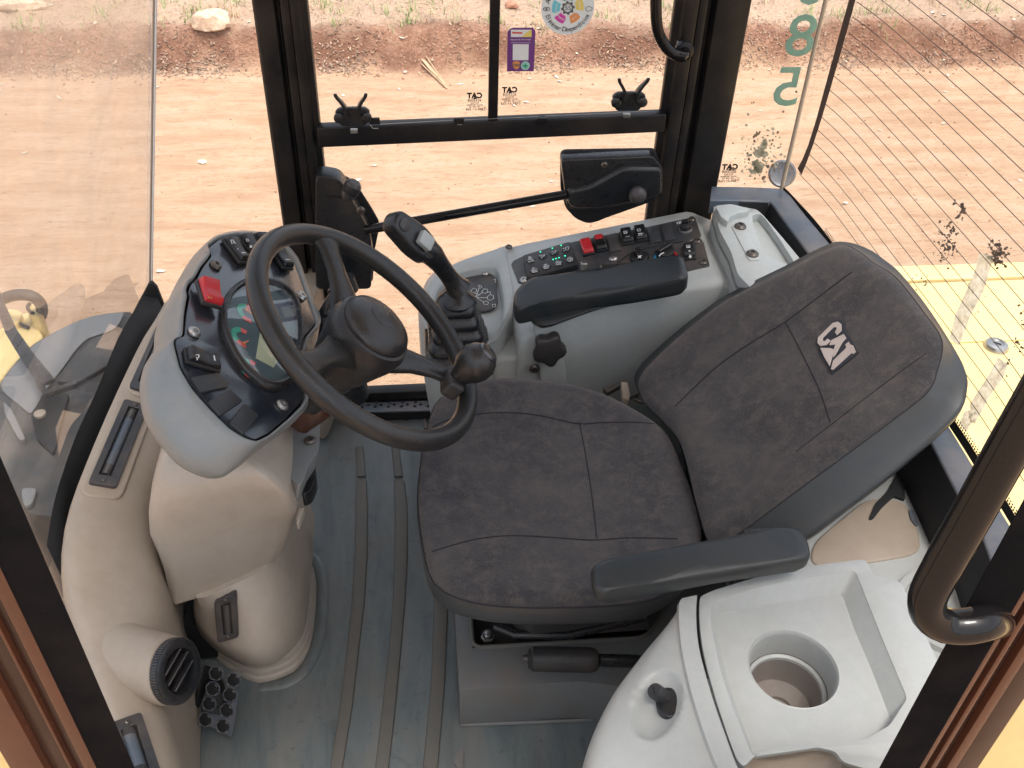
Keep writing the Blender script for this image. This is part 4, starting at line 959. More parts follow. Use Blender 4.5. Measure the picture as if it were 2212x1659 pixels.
# switch panels
PC1 = (pC+nC*.0015, nC)
bpl = rnd(WS('c1', [(660,356),(1100,265),(1500,185),(1880,103),(1960,105),(2018,285),(1990,305),(1880,340),(2000,325),(2040,345),(2108,600),(1900,650),(1300,760),(200,790),(120,770),(45,580),(70,545),(200,480)], PC1), .004, 2)
prism('switch_plate', bpl, -nC*.004, MT['swplate'], con, bevel=.0007, seg=1)
symlines([[(1145,575),(1250,490),(1400,425),(1600,385),(1830,345)]], 'c1', PC1, .001, .0016, con, MT['dark'], 'panel_groove')
# keypad
kp = rnd(WS('c1', [(165,490),(655,345),(740,565),(730,585),(235,722),(215,690)], (pC+nC*.014, nC)), .006, 3)
kpo = prism('keypad', kp, -nC*.014, MT['blackm'], con, bevel=.0015, seg=2)
KB = lathe_mesh('key', [(.0098,-.001),(.0098,.0008),(.0085,.0018),(.0001,.002)], MT['black'], 24)
PK = (pC+nC*.0145, nC)
for (x, y) in ((246,538),(368,498),(491,460),(613,425),(289,648),(410,610),(532,575),(656,538)):
    inst('key', KB, kpo, frame(W('c1', x, y, PK), (1,0,0), nC))
LEDM = lathe_mesh('led', [(.0014,0),(.0014,.0006),(.0001,.001)], MT['led'], 10)
for (x, y) in ((350,455),(473,417),(564,387),(482,534),(513,525),(544,516),(606,497)):
    inst('indicator_led', LEDM, kpo, frame(W('c1', x, y, PK), (1,0,0), nC))
lines = []
def circ_(cx, cy, r, n=8): return [(cx+r*math.cos(2*math.pi*i/n), cy+r*.9*math.sin(2*math.pi*i/n)) for i in range(n+1)]
lines += [circ_(240,516,15), circ_(240,516,4,5), [(215,540),(276,530)], [(340,494),(400,485)],[(352,500),(366,512),(392,490)],[(356,522),(370,518)],
          [(465,455),(480,450),(500,462),(512,440)],[(468,478),(490,474)],[(500,452),(515,436)],[(585,420),(600,418)],[(610,408),(640,402),(644,432),(614,438),(610,408)],[(586,444),(604,442)],
          [(258,644),(318,632)],[(262,670),(322,660)],circ_(272,656,10),[(286,654),(300,644),(314,650),(300,660),(286,654)],[(380,604),(440,594)],[(384,630),(440,622)],circ_(394,614,10),[(408,612),(424,602),(438,608),(424,618),(408,612)],
          circ_(530,566,18),circ_(530,566,4,5),[(505,592),(560,584),(562,552)],circ_(656,532,26,14),circ_(656,532,12)]
symlines(lines, 'c1', PK, .0022, .00055, kpo, MT['print'], 'key_symbols')
MC = lambda x, y, k='c1', l=.0169: frame(W(k, x, y, (pC+nC*l, nC)), eC, nC)
text('letters', 'AUTO', .0050, MC(252,554), MT['print'], kpo)
text('letters', 'SET', .0042, MC(280,624), MT['print'], kpo)
text('letters', 'RES', .0042, MC(400,586), MT['print'], kpo)
text('letters', '12V', .0100, MC(1795,152, l=.0022), MT['print'], con, bold=.0003)
put_rocker('c1', (835,430), (800,340), (860,510), PC1, con, 1.05, mesh=RR, led=False, name='parking_switch')
s_ = put_rocker('c1', (975,395), (940,310), (1000,470), PC1, con, 1.0, led=False, name='steering_switch')
q = bpy.data.objects.new('red_insert', box_mesh('red_insert', .016, .013, .002, MT['red'])); link(q, s_); q.matrix_local = Matrix.Translation((0, -.0135, .0145)) @ Matrix.Rotation(R_(-14), 4, 'X')
put_rocker('c1', (1250,320), (1220,220), (1275,400), PC1, con, 1.05, name='demister_switch')
put_rocker('c1', (1390,290), (1360,190), (1410,380), PC1, con, 1.05, name='mirror_switch')
put_rocker('c1', (1895,470), (1900,550), (1890,380), PC1, con, 1.05, led=False, name='heater_switch')
blank('c1', [(1030,295),(1140,270),(1188,445),(1075,472)], PC1, con); blank('c1', [(1450,212),(1565,188),(1602,358),(1492,380)], PC1, con); blank('c1', [(1600,190),(1710,168),(1750,335),(1640,355)], PC1, con)
for (x, y, m_) in ((1105,528,SCR),(1920,122,SCRD),(1978,345,SCRD),(2040,565,SCRD),(178,750,SCR)):
    inst('screw', m_, con, frame(W('c1', x, y, PC1), (1,0,0), nC) @ Matrix.Scale(1.1, 4))
sock = lathe('power_socket', frame(W('c1', 1855, 225, PC1), eC, nC), [(.0145,0),(.0145,.0022),(.0125,.003)], MT['screw'], con, n=32)
lathe('socket_cap', frame(W('c1', 1855, 220, PC1), eC, nC), [(.0118,.002),(.0118,.010),(.0105,.013),(.0001,.013)], MT['blackm'], sock, n=24, bevel=.001)
bm = bm_new(); Mx = frame(W('c1', 1855, 215, PC1)+nC*.016, eC, nC); add_box(bm, Mx @ Vector((0,.002,0)), .014, .006, .008, Mx.to_3x3() @ Matrix.Rotation(R_(-20), 3, 'Z')); finish('cap_grip', bm, MT['black'], sock, bevel=.001)
symlines([[(1865,385),(1868,410),(1864,412)],[(1880,383),(1883,408)],[(1897,382),(1900,406)],[(1862,412),(1905,408)],circ_(1895,446,8,6),circ_(1903,503,9,6),[(1885,505),(1921,500)],[(1895,485),(1911,520)],[(1911,487),(1895,520)]], 'c1', PC1, .0165, .0007, con, MT['print'])
symlines([[(1212,242),(1245,236),(1250,260),(1217,266),(1212,242)],[(1222,246),(1226,260)],[(1236,243),(1240,258)],[(1352,222),(1385,216),(1389,234),(1356,240),(1352,222)],[(1366,266),(1400,260),(1404,278),(1370,284),(1366,266)]], 'c1', PC1, .017, .0006, con, MT['print'])
# rotary knobs partly under the armrest
for (x, y, nm) in ((1378,520,'fan_knob'), (1640,470,'temperature_knob')):
    Mx = frame(W('c1', x, y, PC1), eC, nC); kk_ = lathe(nm, Mx, [(.020,0),(.019,.006),(.0175,.007)], MT['black'], con, n=32)
    add = bm_new(); add_box(add, Mx @ Vector((0,0,.012)), .036, .011, .012, Mx.to_3x3() @ Matrix.Rotation(R_(30 if nm[0]=='t' else 90), 3, 'Z')); finish('knob_grip', add, MT['black'], kk_, bevel=.003)
symlines([[(1530,525),(1545,490),(1575,465)]], 'c1', PC1, .0015, .0028, con, MT['blue'], 'cold_arc'); symlines([[(1735,460),(1755,475),(1760,488)]], 'c1', PC1, .0015, .0028, con, MT['red'], 'hot_arc')
symlines([[(1580,500),(1600,475),(1630,462)]], 'c1', PC1, .020, .0014, con, MT['print'], 'pointer_mark')
symlines([[(1360,495),(1395,520)],[(1395,492),(1362,520)],circ_(1378,506,12,6)], 'c1', PC1, .0185, .0009, con, MT['print'])
# star knob and trim on the wall
kw = W('b1', 1420, 820, ('y', 1.462)); wall_n = Vector((0, -1, .04)).normalized()
SK = frame(kw, (1,0,0), wall_n); bm = bm_new(); R1 = []
for h_, s_k in ((0,.9),(.006,1),(.020,1),(.024,.93),(.025,.8)):
    ring = []
    for j in range(60):
        a = 2*math.pi*j/60; r_ = .0295*s_k*(1+.13*math.cos(5*a+.6)); ring.append(SK @ Vector((r_*math.cos(a), r_*math.sin(a)*1.15, h_)))
    R1.append(ring)
add_loft(bm, R1); knb = finish('star_knob', bm, MT['blackm'], con, sharp=50)
prism('trim_strip', [W('b1', 1330, 700, ('y', 1.464)), W('b1', 1495, 690, ('y', 1.464)), W('b1', 1540, 1070, ('y', 1.464)), W('b1', 1380, 1070, ('y', 1.464))], (0,.012,0), MT['grey'], con, bevel=.002)
inst('screw', SCRD, con, frame(W('b1', 1335, 965, ('y', 1.463)), (1,0,0), (0,-1,0)) @ Matrix.Scale(1.3, 4))
# padded armrest over console
arm = thing('console_armrest', W('c1', 900, 900, (pC+nC*.08, nC)), 'black padded armrest mounted over the side console', 'armrest')
PA = (Vector((.35,1.46,.575)), Vector((-.12,0,1)).normalized())
at = rnd(WS('c1', [(75,870),(120,810),(220,730),(450,700),(700,655),(1000,610),(1300,560),(1600,515),(1800,488),(1850,520),(1895,690),(1850,740),(1700,770),(1300,840),(1000,885),(700,925),(300,1000),(115,1060),(75,1000)], PA), .012, 3)
ca = sum(at, Vector())/len(at)
def ins(ps, c, d, dz): return [p-(p-c).normalized()*d+Vector((0,0,dz)) for p in ps]
loft('pad', [ins(at, ca, .018, .003), ins(at, ca, .005, .002), ins(at, ca, .0015, -.002), ins(at, ca, 0, -.008), ins(at, ca, -.001, -.026), ins(at, ca, .003, -.034), ins(at, ca, .012, -.036)], MT['armpad'], arm, sharp=55)
PB = (PA[0]-PA[1]*.03, PA[1])
lw_ = WS('c1', [(225,1105),(1850,790),(1880,830),(1240,950),(900,1050),(480,1205),(380,1225),(290,1190)], PB)
prism('support', lw_, (0,.015,-.018), MT['armpad'], arm, bevel=.006)
box('hinge', (.42,1.56,.52), .10, .05, .05, MT['black'], arm, bevel=.004)
box('latch', W('c1', 800, 610, (pC+nC*.02, nC)), .014, .010, .02, MT['screw'], arm, bevel=.002)
# joystick
joy = thing('joystick', W('b1', 950, 760, ('z', .43)), 'black multi-function joystick with rubber bellows boot on the grey console', 'joystick')
b_lo = W('b1', 985, 790, ('z', .43)); b_hi = W('b1', 850, 500, ('z', .575))
# boot: stacked square bellows from base centre to neck
base_c = Vector((.083, 1.475, .432)); neck = W('b1', 850, 520, ('y', 1.49))
ax = (neck-base_c); nb = 5; rg = []
def sqring(c, hx, hy, r, n=4):
    out = []
    for (sx_, sy_) in ((1,-1),(1,1),(-1,1),(-1,-1)):
        a0 = {(1,-1): -90, (1,1): 0, (-1,1): 90, (-1,-1): 180}[(sx_,sy_)]
        for j in range(n+1):
            a = R_(a0+90*j/n); out.append(c+Vector((sx_*(hx-r)+r*math.cos(a), sy_*(hy-r)+r*math.sin(a), 0)))
    return out
for k in range(nb):
    t0 = k/nb; s0_ = .062-.034*t0; c0_ = base_c+ax*t0; c1_ = base_c+ax*(t0+.62/nb); c2_ = base_c+ax*(t0+.95/nb)
    rg += [sqring(c0_, s0_*.98, s0_*1.02, .015), sqring(c0_.lerp(c1_, .5), s0_*1.0, s0_*1.04, .015), sqring(c1_, s0_*.96, s0_, .015), sqring(c2_, s0_*.78, s0_*.82, .012)]
loft('boot', rg, MT['black'], joy, sharp=65)
ndir = ax.normalized()
col_c = neck
lathe('collar', frame(neck-ndir*.014, (1,0,0), ndir), [(.026,-.006),(.036,0),(.038,.006),(.034,.014),(.026,.020),(.018,.030)], MT['black'], joy, n=32)
J = [W('b1', 860, 470, ('y', 1.49)), W('b1', 800, 390, ('y', 1.485)), W('b1', 740, 310, ('y', 1.475)), W('b1', 680, 240, ('y', 1.47)), W('b1', 610, 200, ('y', 1.465)), W('b1', 545, 150, ('y', 1.46)), W('b1', 490, 90, ('y', 1.46))]
jp = cat(J, 16)
tube('handle', jp, [.025,.020,.0175,.0165,.0165,.017,.0175,.019,.021,.022,.022,.0215,.021,.020,.018,.013], MT['black'], joy, n=20)
hd = (J[6]-J[4]).normalized(); hn = Vector((.35,-.55,.76)); hn = (hn-hd*hn.dot(hd)).normalized()
HM = frame((J[4]+J[5])/2+hn*.02, hd, hn)
bm = bm_new(); add_prism(bm, rnd([HM @ Vector(p) for p in ((.062,-.020,0),(.066,0,0),(.060,.018,0),(.0,.026,0),(-.038,.022,0),(-.045,0,0),(-.036,-.024,0),(.0,-.030,0))], .012, 3), -hn*.034); head = finish('head', bm, MT['black'], joy, bevel=.006)
prism('thumb_roller', rnd([HM @ Vector(p) for p in ((.010,-.014,.013),(.010,.012,.013),(-.020,.012,.013),(-.020,-.014,.013))], .003, 2), -hn*.012, MT['grey'], head, bevel=.002)
lathe('horn_button', HM @ Matrix.Translation((.043,0,.001)), [(.0115,-.002),(.0115,.001),(.010,.0022),(.0001,.0024)], MT['swplate'], head, n=28)
symlines([], 'b1', PJ, 0, .001, head, MT['print']) if False else None
text('letters', 'H', .012, HM @ Matrix.Translation((.043,0,.0028)), MT['print'], head)

# ================================================================== REAR TRAY of the console
tray = thing('rear_tray', W('D', 1640, 520, ('z', .55)), 'light grey moulded tray with screwed strip behind the side console', 'tray')
ZT = .585
to_ = WS('a3', [(285,1272),(340,1262),(430,1265),(505,1288),(560,1295),(605,1340),(700,1450),(835,1612),(900,1700),(760,1800),(560,1820),(440,1700),(400,1560),(330,1430)], ('z', ZT))
ti_ = WS('a3', [(528,1332),(575,1318),(615,1360),(700,1480),(788,1618),(760,1642),(700,1620),(640,1592),(605,1560),(570,1480),(535,1400)], ('z', ZT))
bm = bm_new(); holed(bm, rnd(to_, .015, 3), [rnd(ti_, .01, 3)], (0,0,-.03)); finish('rim', bm, MT['grey'], tray, bevel=.003, seg=2)
prism('base', [Vector((p.x, p.y, ZT-.018)) for p in rnd(to_, .015, 3)], (0,0,-.5), MT['grey'], tray, bevel=.003)
prism('strip', rnd(WS('a3', [(400,1395),(475,1392),(582,1605),(512,1612)], ('z', ZT+.0025)), .005, 2), (0,0,-.008), MT['grey'], tray, bevel=.001)
for x, y in ((455,1405),(530,1575)): inst('screw', SCRD, tray, frame(W('a3', x, y, ('z', ZT+.0025)), (1,0,0), (0,0,1)) @ Matrix.Scale(1.5, 4))
prism('raised_pad', rnd(WS('a3', [(300,1272),(400,1262),(505,1288),(512,1306),(440,1318),(388,1342),(380,1375),(335,1340)], ('z', ZT+.014)), .006, 3), (0,0,-.02), MT['grey'], tray, bevel=.003)
cy_ = WS('a3', [(500,1280),(380,1340),(395,1345),(505,1330),(515,1300)], ('z', ZT+.004)); 
# near rear shelf
shelf = thing('rear_shelf', (.68, .8, .5), 'pale grey shelf moulding between seat back and rear window', 'shelf')
zs = .50
so = WS('b2', [(1540,1215),(1700,1555)], ('z', zs)); sb = WS('b5', [(1340,430),(1330,350)], ('z', zs))
prism('panel', [Vector((.80,1.75,zs)), Vector((.70,1.75,zs)), Vector((.60,1.30,zs)), Vector((.56,1.05,zs)), Vector((.50,.70,zs)), Vector((.50,.40,zs)), Vector((.72,.40,zs)), Vector((.745,.80,zs)), Vector((.79,1.30,zs))], (0,0,-.5), MT['white'], shelf, bevel=.008)
prism('cavity_trim', rnd(WS('b5', [(990,240),(1300,-20),(1480,-20),(1560,40),(1610,180),(1620,300),(1330,352),(980,380)], ('z', zs+.003)), .03, 4), (0,0,-.02), MT['taupe'], shelf, bevel=.004)
prism('slot', rnd(WS('b2', [(1295,1580),(1330,1490),(1400,1420),(1470,1300),(1495,1340),(1500,1470),(1440,1445),(1370,1510),(1320,1575)], ('z', zs+.006)), .004, 2), (0,0,-.004), MT['dark'], shelf)
prism('slot', rnd(WS('b2', [(1520,1520),(1545,1530),(1575,1610),(1560,1615),(1530,1575)], ('z', zs+.006)), .004, 2), (0,0,-.004), MT['slate'], shelf)
lathe('cup_ring', frame(W('b5', 1780, 640, ('z', zs)), (1,0,0), (0,0,1)), [(.075,0),(.073,.008),(.062,.008),(.060,.002)], MT['white'], shelf, n=48)

# ================================================================== STORAGE BOX (near)
bx_ = thing('storage_box', (.42, .62, 0), 'pale grey storage box with hinged lid and cup holder in the right foreground', 'storage box')
ZB = .60
PZ = ('z', ZB)
NBR = 110
body = cat(WS('b5', [(335,540),(285,550),(225,570),(120,670),(0,800),(-150,1000),(-265,1250),(-310,1480),(-320,1700),(-300,1900)], PZ), NBR)
gap = cat(WS('b5', [(335,540),(330,640),(335,760),(350,860),(380,980),(430,1150),(500,1350),(555,1500),(640,1700),(700,1860)], PZ), NBR)
crease = cat(WS('b5', [(238,563),(218,590),(216,680),(224,800),(245,930),(290,1120),(360,1340),(430,1520),(520,1700),(580,1860)], PZ), NBR)
rings = []
for i in range(NBR):
    o_, c_, g_ = body[i], crease[i], gap[i]
    t = i/(NBR-1); drop = .0+.05*min(1, (o_-c_).length/.12)
    m1 = o_.lerp(c_, .25); m2 = o_.lerp(c_, .6)
    rings.append([Vector((o_.x-.004, o_.y+.004*(t < .4), .0)), Vector((o_.x-.002, o_.y, ZB-.16)), o_+Vector((0,0,-.055)), m1+Vector((0,0,-.022)), m2+Vector((0,0,-.010)), c_+Vector((0,0,-.004)), c_+(g_-c_)*.07+Vector((0,0,.0015)), g_+(c_-g_)*.06+Vector((0,0,.0005)), g_+Vector((-.001,0,-.004)), g_+Vector((-.001,0,-.03))])
fine = []
for rg_ in rings:
    fine.append([rg_[0], rg_[1]]+cat(rg_[1:6], 44)[1:]+[rg_[5].lerp(rg_[6], .5)]+rg_[6:])
bmt = bm_new(); add_loft(bmt, fine, closed=False); bmt.normal_update(); tb = BVHTree.FromBMesh(bmt)
dc, dn = hitpt(tb, 'b5', 95, 1165); dn = dn if dn.dot(CAMLOC-dc) > 0 else -dn; bmt.free()
ex_ = (hitpt(tb, 'b5', 165, 990)[0]-hitpt(tb, 'b5', 40, 1340)[0]); rl = ex_.length/2; ex_.normalize(); ey_ = dn.cross(ex_).normalized()
for rg_ in fine:
    for j_ in range(2, 46):
        v_ = rg_[j_]-dc; a1, a2, a3 = v_.dot(ex_)/(rl*1.15), v_.dot(ey_)/(rl*.66), v_.dot(dn)
        q2 = a1*a1+a2*a2
        if q2 < 1 and abs(a3) < .08: rg_[j_] = rg_[j_]-dn*(.020*(1-q2)**.75)
front = loft('front_shell', fine, MT['white'], bx_, closed=False, sharp=50)
# lid
lidO = WS('b5', [(345,548),(430,510),(700,428),(1000,370),(1270,335),(1300,340),(1350,430),(1490,455),(1520,500),(1700,890),(1900,1330),(2010,1560),(1300,1540),(1165,1500),(1130,1440),(1000,1412),(900,1400),(780,1415),(690,1450),(645,1478),(600,1530),(560,1490),(505,1345),(440,1150),(392,980),(362,850),(347,740),(342,640)], PZ)
tin = WS('b5', [(410,600),(430,575),(700,490),(1000,430),(1215,398),(1245,410),(1300,550),(1400,800),(1540,1135),(1440,1290),(1300,1370),(1000,1420),(650,1470),(600,1350),(540,1200),(470,1000),(430,820),(405,680)], PZ)
tfl = WS('b5', [(440,660),(455,640),(700,600),(1000,555),(1150,533),(1170,550),(1235,740),(1330,960),(1450,1270),(1400,1330),(1300,1370),(1000,1420),(652,1462),(615,1350),(560,1200),(495,1000),(458,850),(440,740)], ('z', ZB-.022))
bm = bm_new(); holed(bm, rnd(lidO, .006, 3), [rnd(tin, .006, 3)], (0,0,-.006))
lid = finish('lid', bm, MT['white'], bx_, bevel=.0015, seg=2, sharp=35)
rin = rnd([p+Vector((0,0,-.001)) for p in tin], .006, 3); rfl = rnd(tfl, .006, 3)
loft('tray_wall', [rin, lerpr(rin, rfl, .08, 0), lerpr(rin, rfl, .92, 0), rfl], MT['white'], lid, cap0=False, cap1=False, sharp=50)
cupc = W('b5', 885, 960, ('z', ZB-.022)); cr = (W('b5', 1137, 985, ('z', ZB-.022))-W('b5', 632, 930, ('z', ZB-.022))).length/2
hole = [cupc+Vector((cr*1.04*math.cos(-2*math.pi*j/48), cr*1.04*math.sin(-2*math.pi*j/48), 0)) for j in range(48)]
bm = bm_new(); holed(bm, rfl, [hole]); finish('tray_floor', bm, MT['white'], lid, sharp=40)
CM = frame(cupc, (1,0,0), (0,0,1))
bm = bm_new()
prof = [(cr*1.06,.000),(cr*1.03,.0005),(cr*1.0,-.002),(cr*.985,-.006),(cr*.96,-.040),(cr*.95,-.043),(cr*.86,-.045),(cr*.845,-.049),(cr*.80,-.085),(cr*.77,-.088),(cr*.35,-.092),(cr*.33,-.096),(cr*.20,-.097),(cr*.19,-.12)]
rings = [[CM @ Vector((r*math.cos(2*math.pi*j/64), r*math.sin(2*math.pi*j/64), h)) for j in range(64)] for r, h in prof]
MT['cup'] = plastic('dusty cup well plastic', (.25, .22, .20), .55, (.13, .09, .07), .5, .2)
loft('cup_holder', rings[:8], MT['white'], lid, cap0=False, cap1=False, sharp=35)
loft('cup_bottom', rings[7:], MT['cup'], lid, cap0=False, cap1=False, sharp=35)
lathe('drain', CM @ Matrix.Translation((0,0,-.125)), [(cr*.22,0),(cr*.22,.01)], MT['dark'], lid, n=20)
tube('dirt_ring', [CM @ Vector((cr*.945*math.cos(a), cr*.945*math.sin(a), -.0425)) for a in np.linspace(0, 2*math.pi, 48, endpoint=False)], .0008, MT['rib'], lid, n=5, closed=True)
# front hump at bottom of picture
hp = WS('b5', [(600,1540),(650,1482),(780,1420),(900,1403),(1000,1415),(1120,1440),(1165,1500),(1150,1560),(1100,1800),(700,1800)], ('z', ZB-.003))
chh = sum(hp, Vector())/len(hp); hpr = cat(hp, 40, True)
loft('grab_recess', [[chh+(p-chh)*1.0 for p in hpr], [chh+(p-chh)*.97-Vector((0,0,.012)) for p in hpr], [chh+(p-chh)*.80-Vector((0,0,.03)) for p in hpr]], MT['taupe'], bx_, cap0=False, sharp=0)
box('inner_body', (.44, .66, .2), .22, .18, .40, MT['grey'], bx_, bevel=.01)
# latch
fb = bvh_of(front)
hp_, hn_ = hitpt(fb, 'b5', 165, 1160); hn_ = dn; hp_ = hp_-dn*.004
hn_ = hn_ if hn_.dot(CAMLOC-hp_) > 0 else -hn_
LM = frame(hp_, (0,1,0), hn_)
dish = []
for r_, h_ in ((1.0,-.0005),(.97,.0012),(.90,.0012),(.75,.0008),(.5,.0006),(.02,.0005)):
    dish.append([LM @ Vector((.058*r_*math.cos(2*math.pi*j/40), .032*r_*math.sin(2*math.pi*j/40), h_)) for j in range(40)])

lt = prism('latch', rnd([LM @ Vector(p) for p in ((-.022,-.012,.010),(-.024,.006,.010),(-.012,.016,.010),(.012,.014,.010),(.020,.0,.010),(.012,-.016,.010))], .008, 3), -hn_*.012, MT['black'], bx_, bevel=.003)
lathe('key_barrel', LM @ Matrix.Translation((.006,.004,.006)) @ Matrix.Rotation(R_(-28), 4, 'X'), [(.0095,0),(.0095,.020),(.0085,.0225),(.0001,.0225)], MT['blackm'], lt, n=24)
bmx = bm_new(); add_box(bmx, (LM @ Matrix.Translation((.006,.004,.006)) @ Matrix.Rotation(R_(-28), 4, 'X')) @ Vector((0,0,.0228)), .010, .0016, .001, LM.to_3x3()); finish('key_slot', bmx, MT['dark'], lt)

# ================================================================== FAR WALL : door frame, pillars, windows
YF = 1.80
PF = ('y', YF)
cabf = thing('cab_frame', (.2, 1.8, 0), 'black painted steel cab frame with pillars and roof around the operator station', 'cab frame')
def vpost(name, k, lo, hi, y, depth, mat, parent, ztop=1.86, zbot=0, bev=.006, prof=None):
    """lo,hi : left/right pixel at one height -> world x range"""
    x0 = W(k, *lo, ('y', y)).x; x1 = W(k, *hi, ('y', y)).x
    P = prof or [(0, 0), (1, 0), (1, 1), (0, 1)]
    pts = [Vector((x0+(x1-x0)*a, y+depth*b, zbot)) for a, b in P]
    return prism(name, pts, (0, 0, ztop-zbot), mat, parent, bevel=bev, seg=2)
# left far pillar : stepped profile
vpost('pillar', 'D', (574,250), (652,250), YF, .06, MT['frame'], cabf, prof=[(0,.6),(.04,.1),(.12,0),(.60,0),(.64,.35),(.72,.35),(.76,.05),(1,.05),(1,1),(0,1)], bev=.002)
vpost('pillar', 'D', (1476,250), (1582,250), YF, .06, MT['frame'], cabf, prof=[(0,.05),(.16,.05),(.20,.4),(.28,.4),(.32,0),(.95,0),(1,.2),(1,1),(0,1)], bev=.002)
door = thing('cab_door', (.18, 1.79, .05), 'black framed far side door with sliding window and clear lower pane', 'door')
zbar_t = W('a2', 1000, 655, PF).z; zbar_b = W('a2', 1000, 765, PF).z
xl = W('D', 652, 250, PF).x; xr = W('D', 1476, 250, PF).x
vpost('stile', 'D', (653,250), (689,250), YF-.004, .03, MT['frame'], door, ztop=1.72, zbot=.03, prof=[(0,0),(.5,0),(.6,.3),(.95,.3),(1,.8),(1,1),(0,1)], bev=.002)
vpost('stile', 'D', (1430,250), (1474,250), YF-.004, .03, MT['frame'], door, ztop=1.72, zbot=.03, prof=[(0,1),(0,.5),(.3,.3),(.4,0),(1,0),(1,1)], bev=.002)
xa, xb = W('D', 686, 290, PF).x, W('D', 1432, 290, PF).x
bzt = [W('a2', 160, 700, PF).z, W('a2', 2010, 625, PF).z]; bzb = [W('a2', 140, 808, PF).z, W('a2', 2030, 722, PF).z]
zt_ = sum(bzt)/2; zb_ = sum(bzb)/2
prism('window_rail', [Vector((xa, YF-.008, bzb[0])), Vector((xb, YF-.008, bzb[1])), Vector((xb, YF-.008, bzt[1])), Vector((xa, YF-.008, bzt[0]))], (0,.028,0), MT['frame'], door, bevel=.003)
zt_ = min(bzt)
for xx in (450, 915, 1375):
    c = W('a2', xx, 668, ('y', YF-.012)); box('catch_tab', c, .020, .006, .012, MT['screw'] if 0 else MT['frame'], door, bevel=.001)
bm = bm_new()
for s in ([(480,687),(900,664),(910,690),(930,690),(938,664),(1355,645),(1365,668),(1385,668),(1395,642),(1990,615)], [(425,690),(440,710),(470,710)]):
    add_tube(bm, [W('a2', x, y, ('y', YF-.0085)) for x, y in s], .0008, 6)
finish('rail_edge', bm, MT['screw'], door)
xd0, xd1 = W('a2', 1082, 400, PF).x, W('a2', 1136, 400, PF).x
box('window_divider', ((xd0+xd1)/2, YF+.006, (zt_+1.70)/2), xd1-xd0, .014, 1.70-zt_, MT['frame'], door, bevel=.002)
box('top_rail', ((xa+xb)/2, YF+.01, 1.70), xb-xa, .03, .05, MT['frame'], door, bevel=.002)
box('bottom_rail', ((xa+xb)/2, YF+.01, .03), xb-xa, .03, .05, MT['frame'], door, bevel=.002)
for nm, x0_, x1_, z0_, z1_, yy in (('sliding_pane', xa, xd1-.002, zt_-.003, 1.69, YF+.012), ('fixed_pane', xd0+.002, xb, zt_-.003, 1.69, YF+.018), ('lower_pane', xa, xb, .05, max(bzb)+.002, YF+.012)):
    box(nm, ((x0_+x1_)/2, yy, (z0_+z1_)/2), x1_-x0_, .004, z1_-z0_, MT['glass'], door)
# clips
def clip(k, cx, cy, label, flip=1):
    c = W(k, cx, cy, ('y', YF-.014)); t = thing('window_latch', c, label, 'window latch', 'window latches on the sliding window')
    prism('bracket', rnd([c+Vector(p) for p in ((-.024,0,-.018),(.024,0,-.018),(.030,0,0),(.034,0,.012),(.024,0,.020),(-.024,0,.020),(-.034,0,.012),(-.030,0,0))], .008, 3), (0,-.010,0), MT['black'], t, bevel=.002)
    for s in (-1, 1):
        lathe('pivot', frame(c+Vector((s*.026,-.010,.002)), (1,0,0), (0,-1,0)), [(.010,0),(.010,.006),(.006,.008)], MT['black'], t, n=20)
        P = [c+Vector((s*x, -.012-.004*i, z)) for i, (x, z) in enumerate(((.014,.006),(.012,.022),(.018,.036),(.026,.048),(.0285,.056)))]
        bm = bm_new(); rg = []
        for i, p in enumerate(cat(P, 9)):
            wd = (.0135, .013, .0125, .0115, .0105, .009, .0075, .006, .003)[i]; th = .0035
            rg.append([p+Vector((-th*s, -wd*.8, 0)), p+Vector((th*s, -wd*.8, 0)), p+Vector((th*s*.8, wd*.6, .001)), p+Vector((-th*s*.8, wd*.6, .001))])
        add_loft(bm, rg); finish('finger_tab', bm, MT['black'], t, bevel=.001, seg=2, sharp=50)
    box('strike', c+Vector((.0,-.003,-.030)), .014, .006, .009, MT['screw'], t, bevel=.001)
clip('a2', 330, 640, 'black pinch latch at the left end of the window rail'); clip('a2', 1850, 555, 'black pinch latch at the right end of the window rail')
# grab handle (far)
gh_ = thing('grab_handle', W('a2', 2110, 310, ('y', 1.77)), 'black tubular grab handle on the far door frame beside the round sticker', 'grab handle')
P = [W('a2', x, y, ('y', 1.73)) for x, y in ((1992,-600),(2002,-300),(2005,0),(2008,110),(2022,190),(2062,262),(2110,300),(2165,308))]; P.append(P[-1]+Vector((.008,.06,0)))
tube('bar', cat(P, 40), .0105, MT['gloss'], gh_, n=18)
lathe('mount', frame(P[-2]+Vector((.004,.03,0)), (1,0,0), (0,-1,0)), [(.018,0),(.018,.01),(.012,.014)], MT['frame'], gh_, n=20)
# latch housing right
lh = thing('door_lock_housing', W('a2', 1750, 1000, ('y', 1.76)), 'black moulded door lock housing with round knob at the right of the far door', 'lock housing')
bp = WS('a2', [(1478,855),(1500,838),(2005,830),(2012,870),(2045,930),(2040,1075),(1960,1125),(1720,1210),(1680,1228),(1625,1238),(1560,1210),(1505,1150),(1480,1050)], ('y', 1.785))
prism('back_plate', rnd(bp, .01, 3), (0,.012,0), MT['dark'], lh, bevel=.002)
mp_ = WS('a2', [(1482,895),(1500,885),(1990,865),(2045,935),(2042,1078),(1960,1105),(1800,1140),(1700,1158),(1560,1160),(1515,1150),(1500,1040)], ('y', 1.755))
prism('cover', rnd(mp_, .008, 3), (0,.03,0), MT['black'], lh, bevel=.007, seg=4)
up_p = WS('a2', [(1515,1055),(1640,1030),(1830,925),(2042,930),(2042,1078),(1960,1108),(1800,1140),(1700,1158),(1560,1160),(1522,1140)], ('y', 1.735))
